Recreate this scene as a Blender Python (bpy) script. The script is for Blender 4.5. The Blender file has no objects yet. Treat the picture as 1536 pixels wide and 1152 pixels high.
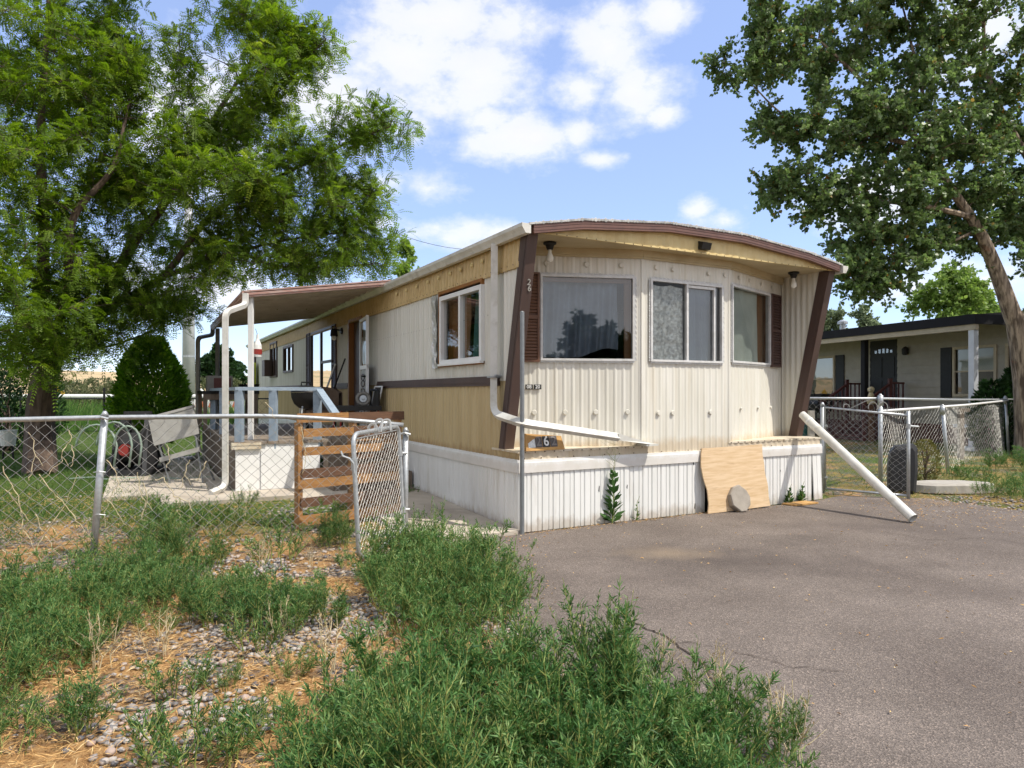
import bpy, math, random
import numpy as np
from mathutils import Vector, noise

random.seed(7); rng = np.random.default_rng(7)
SC = bpy.context.scene; COL = SC.collection
PI = math.pi
F_, YH, CAMH = 1030.0, 589.0, 1.35

# ------------------------------------------------------------------ helpers
def V3(*a): return Vector(a)
CX, CY = .07, 6.62
TH = math.radians(28.5)
UX, UY = math.cos(TH), math.sin(TH)
VX, VY = -math.sin(TH), math.cos(TH)
WID = 4.36
def H(u, s, z): return Vector((CX + UX*u + VX*s, CY + UY*u + VY*s, z))
def huv(x, y):
    a, b = x - CX, y - CY
    return a*UX + b*UY, a*VX + b*VY
def sstep(e0, e1, x):
    t = min(1, max(0, (x - e0)/(e1 - e0))); return t*t*(3 - 2*t)
def gz(x, y):
    u, s = huv(x, y)
    return .08*sstep(.2, 2.6, s)*sstep(.6, -.4, u)
def at(px, py, Y): return Vector(((px - 768)/F_*Y, Y, CAMH + (YH - py)/F_*Y))
def gp(px, py):
    z = 0
    for _ in range(4):
        Y = (CAMH - z)*F_/(py - YH); X = (px - 768)/F_*Y; z = gz(X, Y)
    return Vector((X, Y, z))

def tag(o, label=None, cat=None, group=None, kind=None):
    if label: o['label'] = label
    if cat: o['category'] = cat
    if group: o['group'] = group
    if kind: o['kind'] = kind
    return o
def thing(name, label, cat, loc=(0, 0, 0), group=None):
    o = bpy.data.objects.new(name, None); o.empty_display_size = .1
    o.location = loc; COL.objects.link(o)
    return tag(o, label, cat, group)
def wloc(o):
    l = Vector((0, 0, 0))
    while o is not None: l = l + Vector(o.location); o = o.parent
    return l
def link_mesh(name, me, parent=None, loc=None):
    o = bpy.data.objects.new(name, me); COL.objects.link(o)
    off = wloc(parent) if parent is not None else Vector((0, 0, 0))
    if loc is not None: off = off + (Vector(loc) - (off if parent is not None else Vector((0, 0, 0))))
    if parent is not None:
        o.parent = parent; o.location = off - wloc(parent)
    else: o.location = off
    if off.length > 0:
        n = len(me.vertices); a = np.empty(n*3, 'f'); me.vertices.foreach_get('co', a)
        a = a.reshape(-1, 3) - np.array(off, 'f'); me.vertices.foreach_set('co', a.ravel()); me.update()
    return o
def copy_tree(o, parent=None):
    c = o.copy(); COL.objects.link(c); c.parent = parent
    for ch in [x for x in o.children]: copy_tree(ch, c)
    return c

class MB:
    def __init__(s): s.v = []; s.f = []; s.r = []
    def add(s, vs, fs, r=.5):
        n = len(s.v); s.v += [tuple(p) for p in vs]
        for f in fs: s.f.append(tuple(i + n for i in f)); s.r.append(r)
    def poly(s, *pts, r=.5): s.add(pts, [tuple(range(len(pts)))], r)
    def hexa(s, p, r=.5):   # p: bottom 4 ccw, top 4 ccw
        s.add(p, [(3, 2, 1, 0), (4, 5, 6, 7), (0, 1, 5, 4), (1, 2, 6, 5), (2, 3, 7, 6), (3, 0, 4, 7)], r)
    def box(s, F, a0, a1, b0, b1, c0, c1, r=.5):
        s.hexa([F(a0, b0, c0), F(a1, b0, c0), F(a1, b1, c0), F(a0, b1, c0), F(a0, b0, c1), F(a1, b0, c1), F(a1, b1, c1), F(a0, b1, c1)], r)
    def bar(s, p, q, w, h, up=(0, 0, 1), r=.5):
        p, q = Vector(p), Vector(q); d = (q - p).normalized(); up = Vector(up)
        if abs(d.dot(up)) > .95: up = Vector((1, 0, 0))
        a = d.cross(up).normalized()*(w/2); b = a.cross(d).normalized()*(h/2)
        s.hexa([p - a - b, p + a - b, p + a + b, p - a + b, q - a - b, q + a - b, q + a + b, q - a + b], r)
    def tube(s, pts, rad, n=8, cap=True, r=.5, ph=0, sx=1):
        pts = [Vector(p) for p in pts]; m = len(pts)
        if not hasattr(rad, '__len__'): rad = [rad]*m
        base = len(s.v); prev = None
        for i, p in enumerate(pts):
            t = (pts[min(i+1, m-1)] - pts[max(i-1, 0)])
            t = t.normalized() if t.length > 1e-9 else Vector((0, 0, 1))
            if prev is None:
                ref = Vector((0, 0, 1)) if abs(t.z) < .9 else Vector((1, 0, 0))
                a = t.cross(ref).normalized()
            else:
                a = (prev - t*prev.dot(t)); a = a.normalized() if a.length > 1e-6 else t.orthogonal().normalized()
            prev = a; b = t.cross(a)
            for k in range(n):
                an = 2*PI*k/n + ph
                s.v.append(tuple(p + a*(math.cos(an)*rad[i]*sx) + b*(math.sin(an)*rad[i])))
        for i in range(m - 1):
            for k in range(n):
                k2 = (k+1) % n
                s.f.append((base+i*n+k, base+i*n+k2, base+(i+1)*n+k2, base+(i+1)*n+k)); s.r.append(r)
        if cap:
            s.f.append(tuple(base + k for k in reversed(range(n)))); s.f.append(tuple(base+(m-1)*n+k for k in range(n))); s.r += [r, r]
    def lathe(s, o, prof, n=20, r=.5):   # prof: (radius, z)
        o = Vector(o); base = len(s.v)
        for (R, z) in prof:
            for k in range(n):
                an = 2*PI*k/n; s.v.append((o.x + R*math.cos(an), o.y + R*math.sin(an), o.z + z))
        for i in range(len(prof)-1):
            for k in range(n):
                k2 = (k+1) % n; s.f.append((base+i*n+k, base+i*n+k2, base+(i+1)*n+k2, base+(i+1)*n+k)); s.r.append(r)
    def disc(s, c, nrm, R, h, n=14, r=.5):
        c, nrm = Vector(c), Vector(nrm).normalized(); a = nrm.orthogonal().normalized(); b = nrm.cross(a)
        lo = [c + a*(R*math.cos(2*PI*k/n)) + b*(R*math.sin(2*PI*k/n)) for k in range(n)]
        hi = [c + nrm*h + a*(R*.8*math.cos(2*PI*k/n)) + b*(R*.8*math.sin(2*PI*k/n)) for k in range(n)]
        s.add(lo + hi, [tuple(range(n, 2*n))] + [(k, (k+1) % n, n+(k+1) % n, n+k) for k in range(n)], r)
    def grid(s, fn, nu, nv, r=.5):
        b = len(s.v)
        for j in range(nv+1):
            for i in range(nu+1): s.v.append(tuple(fn(i/nu, j/nv)))
        for j in range(nv):
            for i in range(nu):
                p = b + j*(nu+1) + i; s.f.append((p, p+1, p+nu+2, p+nu+1)); s.r.append(r)
    def build(s, name, mat, parent=None, loc=None, smooth=False):
        me = bpy.data.meshes.new(name); me.from_pydata(s.v, [], s.f)
        if mat: me.materials.append(mat)
        at_ = me.attributes.new('rnd', 'FLOAT', 'FACE'); at_.data.foreach_set('value', np.array(s.r, 'f'))
        if smooth: me.polygons.foreach_set('use_smooth', [True]*len(me.polygons))
        me.update()
        return link_mesh(name, me, parent, loc)

def mesh_np(name, V, Q, mat, parent=None, loc=None, rnd=None, smooth=False):
    me = bpy.data.meshes.new(name); V = np.asarray(V, 'f'); Q = np.asarray(Q, 'i'); k = Q.shape[1]
    me.vertices.add(len(V)); me.vertices.foreach_set('co', V.ravel())
    me.loops.add(Q.size); me.loops.foreach_set('vertex_index', Q.ravel())
    me.polygons.add(len(Q)); me.polygons.foreach_set('loop_start', np.arange(0, Q.size, k, dtype='i'))
    me.polygons.foreach_set('loop_total', np.full(len(Q), k, 'i'))
    me.update(calc_edges=True)
    if rnd is not None:
        at_ = me.attributes.new('rnd', 'FLOAT', 'FACE'); at_.data.foreach_set('value', np.asarray(rnd, 'f'))
    if smooth: me.polygons.foreach_set('use_smooth', np.ones(len(Q), bool))
    me.materials.append(mat); me.validate(); me.update()
    return link_mesh(name, me, parent, loc)

def nrmz(a): return a/np.maximum(np.linalg.norm(a, axis=-1, keepdims=True), 1e-9)
def leaf_geo(C, D, L, Wd, mid=.45, curl=0.0, N=None):
    n = len(C); D = nrmz(D)
    if N is None: N = rng.normal(size=(n, 3)); N[:, 2] += .8
    S = nrmz(np.cross(D, N)); N2 = np.cross(S, D)
    L = np.broadcast_to(np.asarray(L, float), (n,))[:, None]; Wd = np.broadcast_to(np.asarray(Wd, float), (n,))[:, None]
    V = np.empty((n, 4, 3)); m = C + D*L*mid + N2*L*curl
    V[:, 0] = C; V[:, 1] = m + S*Wd/2; V[:, 2] = C + D*L; V[:, 3] = m - S*Wd/2
    return V.reshape(-1, 3), np.arange(n*4).reshape(n, 4)

# ------------------------------------------------------------------ materials
def newmat(name):
    m = bpy.data.materials.new(name); m.use_nodes = True; nt = m.node_tree
    return m, nt, nt.nodes, nt.links, nt.nodes['Principled BSDF']
def mix_rgb(N, Lk, fac, a, b, mode='MIX'):
    n = N.new('ShaderNodeMix'); n.data_type = 'RGBA'; n.blend_type = mode
    for sock, val in ((n.inputs['Factor'], fac), (n.inputs[6], a), (n.inputs[7], b)):
        if hasattr(val, 'is_linked') or hasattr(val, 'links'): Lk.new(val, sock)
        elif isinstance(val, (tuple, list)): sock.default_value = (*val[:3], 1)
        else: sock.default_value = val
    return n.outputs[2]
def noise_n(N, Lk, scale, detail=4, rough=.55, vec=None, stretch=None):
    t = N.new('ShaderNodeTexNoise'); t.inputs['Scale'].default_value = scale; t.inputs['Detail'].default_value = detail; t.inputs['Roughness'].default_value = rough
    if vec is None: g = N.new('ShaderNodeNewGeometry'); vec = g.outputs['Position']
    if stretch:
        mp = N.new('ShaderNodeMapping'); mp.inputs['Scale'].default_value = stretch; Lk.new(vec, mp.inputs['Vector']); vec = mp.outputs['Vector']
    Lk.new(vec, t.inputs['Vector']); return t.outputs['Fac']
def ramp(N, Lk, fac, stops, interp='LINEAR'):
    r = N.new('ShaderNodeValToRGB'); r.color_ramp.interpolation = interp; e = r.color_ramp.elements
    while len(e) < len(stops): e.new(.5)
    for i, (p, c) in enumerate(stops):
        e[i].position = p; e[i].color = (*c[:3], 1) if isinstance(c, (tuple, list)) else (c, c, c, 1)
    Lk.new(fac, r.inputs['Fac']); return r.outputs['Color']
def bump(N, Lk, B, h, strength=.3, dist=.01):
    b = N.new('ShaderNodeBump'); b.inputs['Strength'].default_value = strength; b.inputs['Distance'].default_value = dist
    Lk.new(h, b.inputs['Height']); Lk.new(b.outputs['Normal'], B.inputs['Normal'])
def mat(name, c, c2=None, scale=6, rough=.6, metal=0, stretch=None, lo=.35, hi=.7, bmp=0, bscale=None, spec=.5, dirt=None, dscale=1.5, dstretch=None, dlo=.55, dhi=.75, damt=.8, detail=5):
    m, nt, N, Lk, B = newmat(name)
    B.inputs['Roughness'].default_value = rough; B.inputs['Metallic'].default_value = metal; B.inputs['Specular IOR Level'].default_value = spec
    if c2 is None: c2 = tuple(x*.8 for x in c)
    f = noise_n(N, Lk, scale, detail, stretch=stretch)
    colr = ramp(N, Lk, f, [(lo, c), (hi, c2)])
    if dirt:
        f2 = noise_n(N, Lk, dscale, 6, .65, stretch=dstretch)
        f2 = ramp(N, Lk, f2, [(dlo, 0.0), (dhi, damt)])
        colr = mix_rgb(N, Lk, f2, colr, dirt)
    Lk.new(colr, B.inputs['Base Color'])
    if bmp: bump(N, Lk, B, noise_n(N, Lk, bscale or scale*2, 5, stretch=stretch), bmp)
    return m
def foliage(name, stops, trans=.35, rough=.55, spec=.3):
    m, nt, N, Lk, B = newmat(name)
    a = N.new('ShaderNodeAttribute'); a.attribute_name = 'rnd'
    c = ramp(N, Lk, a.outputs['Fac'], stops)
    Lk.new(c, B.inputs['Base Color']); B.inputs['Roughness'].default_value = rough; B.inputs['Specular IOR Level'].default_value = spec
    t = N.new('ShaderNodeBsdfTranslucent'); hs = N.new('ShaderNodeHueSaturation'); hs.inputs['Value'].default_value = 1.5; hs.inputs['Saturation'].default_value = 1.1
    Lk.new(c, hs.inputs['Color']); Lk.new(hs.outputs['Color'], t.inputs['Color'])
    mx = N.new('ShaderNodeMixShader'); mx.inputs[0].default_value = trans
    Lk.new(B.outputs[0], mx.inputs[1]); Lk.new(t.outputs[0], mx.inputs[2]); Lk.new(mx.outputs[0], N['Material Output'].inputs['Surface'])
    return m
def attrmat(name, stops, rough=.8, bmp=0, bscale=80):
    m, nt, N, Lk, B = newmat(name)
    a = N.new('ShaderNodeAttribute'); a.attribute_name = 'rnd'
    c = ramp(N, Lk, a.outputs['Fac'], stops)
    n = noise_n(N, Lk, bscale, 4); c = mix_rgb(N, Lk, .35, c, ramp(N, Lk, n, [(.3, .25), (.7, 1.0)]), 'MULTIPLY')
    Lk.new(c, B.inputs['Base Color']); B.inputs['Roughness'].default_value = rough
    if bmp: bump(N, Lk, B, n, bmp)
    return m
def glassmat(name, tint=(.9, .93, .95), boost=.0, mul=1.5):
    m, nt, N, Lk, B = newmat(name); N.remove(B)
    tr = N.new('ShaderNodeBsdfTransparent'); tr.inputs[0].default_value = (*tint, 1)
    gl = N.new('ShaderNodeBsdfGlossy'); gl.inputs['Roughness'].default_value = .02
    bn = noise_n(N, Lk, 1.3, 2); b = N.new('ShaderNodeBump'); b.inputs['Strength'].default_value = .04; b.inputs['Distance'].default_value = .05
    Lk.new(bn, b.inputs['Height']); Lk.new(b.outputs[0], gl.inputs['Normal'])
    fr = N.new('ShaderNodeFresnel'); fr.inputs[0].default_value = 1.55
    ad = N.new('ShaderNodeMath'); ad.operation = 'MULTIPLY_ADD'; ad.inputs[1].default_value = mul; ad.inputs[2].default_value = boost; ad.use_clamp = True
    Lk.new(fr.outputs[0], ad.inputs[0])
    mx = N.new('ShaderNodeMixShader'); Lk.new(ad.outputs[0], mx.inputs[0]); Lk.new(tr.outputs[0], mx.inputs[1]); Lk.new(gl.outputs[0], mx.inputs[2])
    Lk.new(mx.outputs[0], N['Material Output'].inputs['Surface']); return m

M = {}
VS = (1, 1, .05)      # vertical streaks
M['cream'] = mat('cream_siding', (.72, .70, .63), (.63, .605, .52), 9, .45, stretch=(1, 1, .12), dirt=(.42, .31, .14), dscale=6, dstretch=(1, 1, .05), dlo=.54, dhi=.80, damt=.45)
M['cream2'] = mat('aged_white_siding', (.68, .67, .61), (.57, .555, .49), 8, .45, stretch=(1, 1, .1), dirt=(.36, .27, .12), dscale=6, dstretch=(1, 1, .06), dlo=.6, dhi=.8, damt=.5)
M['tan'] = mat('tan_siding', (.53, .415, .225), (.44, .335, .17), 7, .5, stretch=(1, 1, .1), dirt=(.25, .15, .05), dscale=6, dstretch=(1, 1, .08), dlo=.58, dhi=.78, damt=.5)
M['yellow'] = mat('yellow_band', (.55, .41, .20), (.45, .32, .14), 6, .5, dirt=(.28, .16, .05), dscale=5, dlo=.55, dhi=.72, damt=.5)
M['paleyellow'] = mat('pale_yellow_trim', (.68, .55, .27), (.58, .44, .19), 6, .5, dirt=(.3, .2, .08), dscale=4, damt=.4)
M['soffit'] = mat('soffit', (.55, .47, .30), (.45, .37, .22), 3, .6, dirt=(.25, .17, .07), dscale=2, dlo=.5, dhi=.75, damt=.5)
M['skirt'] = mat('white_skirting', (.80, .80, .78), (.72, .72, .69), 10, .4, stretch=(1, 1, .1), dirt=(.36, .30, .21), dscale=9, dstretch=(1, 1, .12), dlo=.58, dhi=.80, damt=.6)
M['trimwhite'] = mat('white_trim', (.80, .80, .79), (.70, .70, .67), 5, .4, dirt=(.35, .28, .18), dscale=6, dlo=.66, dhi=.85, damt=.5)
M['gutter'] = mat('gutter_white', (.68, .67, .63), (.54, .53, .48), 5, .4, dirt=(.3, .26, .19), dscale=7, dlo=.52, dhi=.75, damt=.55)
M['ledge'] = mat('ledge_metal', (.68, .62, .50), (.58, .5, .36), 6, .5, dirt=(.32, .18, .06), dscale=8, dlo=.5, dhi=.7, damt=.7)
M['brown'] = mat('brown_trim', (.085, .05, .04), (.06, .036, .03), 6, .5, stretch=(1, 1, .3))
M['fascia'] = mat('brown_fascia', (.17, .085, .065), (.12, .062, .05), 10, .45, dirt=(.25, .16, .13), dscale=14, dlo=.6, dhi=.8, damt=.4)
M['shutter'] = mat('brown_shutter', (.17, .08, .045), (.12, .055, .03), 9, .6)
M['darkshutter'] = mat('dark_shutter', (.09, .045, .035), (.065, .034, .027), 9, .6)
M['roof'] = mat('roof_coating', (.52, .52, .50), (.30, .30, .29), 12, .8, lo=.4, hi=.62)
M['alu'] = mat('window_aluminium', (.66, .66, .65), (.52, .52, .50), 14, .4, dirt=(.25, .2, .13), dscale=20, dlo=.6, dhi=.8, damt=.5)
M['vinyl'] = mat('white_vinyl', (.80, .80, .79), (.74, .74, .73), 5, .35)
M['glass'] = glassmat('window_glass', (.78, .82, .86), .07)
M['glass2'] = glassmat('window_glass_clear', (.80, .84, .84), .0, .7)
M['dullglass'] = glassmat('dull_window_glass', (.75, .78, .78), .01, .22)
M['woodreveal'] = mat('wood_reveal', (.30, .13, .035), (.22, .09, .022), 8, .5, stretch=(1, 1, .1))
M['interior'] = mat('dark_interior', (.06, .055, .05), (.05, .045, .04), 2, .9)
M['curtainblue'] = mat('curtain_slate', (.36, .41, .46), (.27, .31, .36), 4, .9)
M['curtainpale'] = mat('curtain_pale', (.66, .69, .60), (.52, .55, .48), 3, .9)
M['curtainteal'] = mat('curtain_teal', (.10, .26, .23), (.07, .18, .16), 3, .9)
M['foil'] = mat('foil_insulation', (.85, .83, .80), (.34, .33, .32), 26, .32, metal=.35, bmp=1.0, bscale=32)  # dark mottling puts the shading of the crinkles into the colour
M['bulb'] = mat('bulb_glass', (.85, .84, .78), (.8, .79, .72), 3, .15)
M['black'] = mat('black_metal', (.018, .018, .018), (.012, .012, .012), 8, .5, spec=.3)
M['blackplastic'] = mat('black_plastic', (.022, .022, .024), (.035, .035, .036), 8, .55)
M['galv'] = mat('galvanised_steel', (.50, .52, .53), (.38, .40, .41), 30, .42, metal=.55, dirt=(.25, .2, .15), dscale=12, dlo=.62, dhi=.8, damt=.4)
M['wire'] = mat('chain_link_wire', (.42, .41, .39), (.30, .30, .28), 30, .45, metal=.4)
M['greypole'] = mat('grey_steel_pole', (.24, .26, .27), (.2, .21, .22), 20, .45, metal=.4)
M['silver'] = mat('silver_tape', (.62, .62, .60), (.45, .45, .44), 40, .35, metal=.5, bmp=.5, bscale=60)
M['ply'] = mat('plywood', (.66, .49, .31), (.54, .37, .20), 7, .7, stretch=(.6, .6, 6), dirt=(.30, .18, .09), dscale=9, dstretch=(.5, .5, 5), dlo=.58, dhi=.75, damt=.6)
M['pallet'] = mat('pallet_wood', (.40, .21, .07), (.27, .125, .04), 10, .7, stretch=(1, 1, 8), dirt=(.10, .05, .025), dscale=6, dlo=.5, dhi=.7, damt=.7)
M['palletdark'] = mat('pallet_wood_dark', (.15, .075, .04), (.09, .045, .025), 10, .7, stretch=(1, 1, 8))
M['oldwood'] = mat('weathered_wood', (.20, .155, .115), (.13, .10, .075), 12, .85, stretch=(3, 3, .6))
M['deckwood'] = mat('deck_wood', (.27, .22, .17), (.18, .14, .105), 8, .85)
M['bluepaint'] = mat('blue_grey_paint', (.30, .37, .44), (.22, .28, .35), 14, .7, dirt=(.2, .19, .17), dscale=20, dlo=.6, dhi=.75, damt=.6)
M['panelwhite'] = mat('white_panel', (.80, .80, .78), (.74, .74, .71), 6, .5, dirt=(.4, .37, .3), dscale=5, dlo=.62, dhi=.8, damt=.35)
M['awning'] = mat('awning_pan', (.50, .46, .39), (.40, .36, .30), 4, .5, dirt=(.2, .16, .11), dscale=5, dlo=.5, dhi=.8, damt=.4)
M['awnfascia'] = mat('awning_fascia', (.36, .20, .16), (.45, .36, .31), 9, .5, lo=.45, hi=.7, stretch=(1, 1, 6))
M['greyspout'] = mat('grey_downspout', (.22, .21, .19), (.17, .16, .14), 9, .5)
M['concrete'] = mat('concrete', (.50, .44, .36), (.40, .345, .28), 3, .9, bmp=.25, bscale=60, dirt=(.17, .13, .095), dscale=1.8, dlo=.5, dhi=.75, damt=.55)
M['stone'] = mat('stepping_stone', (.36, .32, .27), (.28, .25, .21), 10, .9, bmp=.5, bscale=90, dirt=(.2, .17, .14), dscale=14, damt=.5)
M['slab'] = mat('pale_slab', (.42, .39, .34), (.33, .30, .26), 8, .9, bmp=.4, bscale=50)
M['bark'] = mat('dark_bark', (.135, .095, .07), (.045, .030, .024), 16, .95, stretch=(1, 1, .25), bmp=.8, bscale=30)
M['bark2'] = mat('furrowed_bark', (.33, .26, .19), (.09, .065, .045), 16, .95, stretch=(1, 1, .14), lo=.40, hi=.60, bmp=1.0, bscale=26, dirt=(.22, .07, .03), dscale=2.2, dlo=.66, dhi=.75, damt=.7)
M['darkred'] = mat('dark_red_paint', (.10, .028, .022), (.07, .02, .018), 8, .6)
M['nbwall'] = mat('pale_lap_siding', (.35, .325, .27), (.30, .28, .23), 5, .6)
M['nbtrim'] = mat('tan_trim', (.46, .39, .28), (.38, .32, .22), 5, .6)
M['nbfascia'] = mat('charcoal_fascia', (.022, .022, .025), (.018, .018, .02), 5, .8, spec=.15)
M['nbroof'] = mat('shingle_roof', (.07, .066, .062), (.045, .042, .04), 30, .95)
M['nbwhite'] = mat('white_post_paint', (.62, .64, .68), (.54, .56, .6), 5, .5)
M['blind'] = mat('window_blind', (.42, .42, .37), (.36, .36, .31), 3, .8)
M['plate'] = mat('black_plate', (.012, .012, .012), (.016, .016, .016), 8, .4)
M['tile'] = mat('number_tile', (.10, .09, .09), (.08, .07, .07), 20, .6)
M['digit'] = mat('white_digit', (.82, .82, .80), (.78, .78, .75), 10, .5)
M['faint'] = mat('faded_digit', (.22, .20, .19), (.18, .165, .16), 10, .6)
M['brownfab'] = mat('brown_upholstery', (.17, .12, .085), (.12, .08, .055), 10, .95)
M['greymetal'] = mat('grey_enamel', (.40, .39, .36), (.33, .32, .29), 9, .5, dirt=(.2, .18, .14), dscale=9, damt=.5)
M['hose'] = mat('green_hose', (.28, .36, .30), (.22, .28, .23), 6, .45)
M['red'] = mat('red_plastic', (.30, .03, .02), (.24, .025, .018), 5, .45)
M['vine'] = mat('dry_vine', (.60, .52, .34), (.44, .36, .22), 20, .9)
M['white'] = mat('white_plastic', (.76, .76, .73), (.68, .68, .65), 5, .5)
M['yellowhi'] = mat('hi_vis_cloth', (.55, .60, .05), (.45, .5, .04), 5, .8)
M['orange'] = mat('orange_sheeting', (.70, .22, .10), (.6, .18, .08), 3, .6)
M['yellowsign'] = mat('yellow_sign', (.75, .42, .02), (.68, .38, .02), 3, .5)
M['boardyellow'] = mat('yellow_board', (.52, .30, .10), (.36, .19, .06), 14, .7)
M['cable'] = mat('cable', (.05, .05, .05), (.04, .04, .04), 5, .6)
M['monopole'] = mat('monopole_steel', (.50, .51, .52), (.42, .43, .45), 3, .5)

M['locust'] = foliage('locust_leaves', [(0, (.060, .110, .014)), (.45, (.125, .205, .024)), (.85, (.22, .31, .038)), (1, (.33, .40, .065))], .52)
M['cotton'] = foliage('cottonwood_leaves', [(0, (.070, .118, .040)), (.5, (.130, .200, .066)), (.95, (.21, .28, .10)), (.985, (.34, .16, .04))], .42, .4, .5)
M['arbor'] = foliage('arborvitae_sprays', [(0, (.045, .12, .010)), (.6, (.12, .26, .018)), (1, (.24, .40, .035))], .35)
M['hedge'] = foliage('hedge_leaves', [(0, (.012, .035, .010)), (1, (.035, .085, .02))], .2)
M['fargreen'] = foliage('light_tree_leaves', [(0, (.12, .19, .04)), (.6, (.20, .30, .07)), (1, (.32, .40, .12))], .4)
M['hazegreen'] = foliage('haze_paled_leaves', [(0, (.13, .17, .10)), (1, (.24, .29, .17))], .4)  # far greens paled, distance haze is put into the leaf colour
M['sage'] = foliage('sage_leaves', [(0, (.07, .08, .04)), (.5, (.12, .14, .06)), (1, (.2, .2, .10))], .2)
M['weed'] = foliage('weed_leaves', [(0, (.034, .092, .024)), (.5, (.064, .155, .042)), (.85, (.12, .235, .066)), (1, (.27, .37, .14))], .3)
M['weedstem'] = mat('weed_stem', (.20, .28, .06), (.28, .26, .08), 20, .7)
M['mullein'] = foliage('broad_weed_leaves', [(0, (.04, .10, .025)), (1, (.09, .18, .05))], .25)
M['drybush'] = foliage('dry_bush_leaves', [(0, (.10, .11, .03)), (1, (.24, .21, .07))], .25)
M['lawn'] = foliage('lawn_blades', [(0, (.045, .105, .02)), (.6, (.085, .16, .03)), (.85, (.20, .21, .07)), (1, (.42, .33, .14))], .3)
M['reed'] = foliage('reed_blades', [(0, (.07, .15, .03)), (.7, (.13, .24, .05)), (1, (.28, .30, .11))], .3)
M['straw'] = attrmat('straw_litter', [(0, (.40, .20, .06)), (.4, (.60, .34, .12)), (.8, (.74, .50, .21)), (1, (.80, .64, .36))])
M['pebble'] = attrmat('river_pebble', [(0, (.13, .125, .135)), (.3, (.25, .235, .23)), (.55, (.40, .36, .33)), (.8, (.50, .45, .40)), (1, (.44, .31, .25))], .7, .2, 60)

def splash(m, col, z0, z1, amt, scale=14):
    nt = m.node_tree; N, Lk = nt.nodes, nt.links; B = N['Principled BSDF']; src = B.inputs['Base Color'].links[0].from_socket
    g = N.new('ShaderNodeNewGeometry'); sp = N.new('ShaderNodeSeparateXYZ'); Lk.new(g.outputs['Position'], sp.inputs[0]); mr = N.new('ShaderNodeMapRange'); mr.inputs[1].default_value = z1; mr.inputs[2].default_value = z0; Lk.new(sp.outputs[2], mr.inputs[0])
    n = noise_n(N, Lk, scale, 7, .7, stretch=(1, 1, .45)); a = N.new('ShaderNodeMath'); a.operation = 'MULTIPLY_ADD'; a.inputs[1].default_value = 1.5; Lk.new(n, a.inputs[0]); b = N.new('ShaderNodeMath'); b.operation = 'SUBTRACT'; b.inputs[1].default_value = 1.05; Lk.new(mr.outputs[0], b.inputs[0]); Lk.new(b.outputs[0], a.inputs[2])
    Lk.new(mix_rgb(N, Lk, ramp(N, Lk, a.outputs[0], [(.1, 0.0), (.55, amt)]), src, col), B.inputs['Base Color'])
splash(M['skirt'], (.36, .27, .18), .0, .22, .5)      # mud splashed up from the ground
splash(M['cream'], (.46, .30, .12), .76, .95, .45, 9)  # rusty run-off above the ledge
splash(M['tan'], (.26, .15, .06), .68, .85, .6, 9)
splash(M['trimwhite'], (.42, .30, .17), .62, .72, .22, 16)
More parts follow.
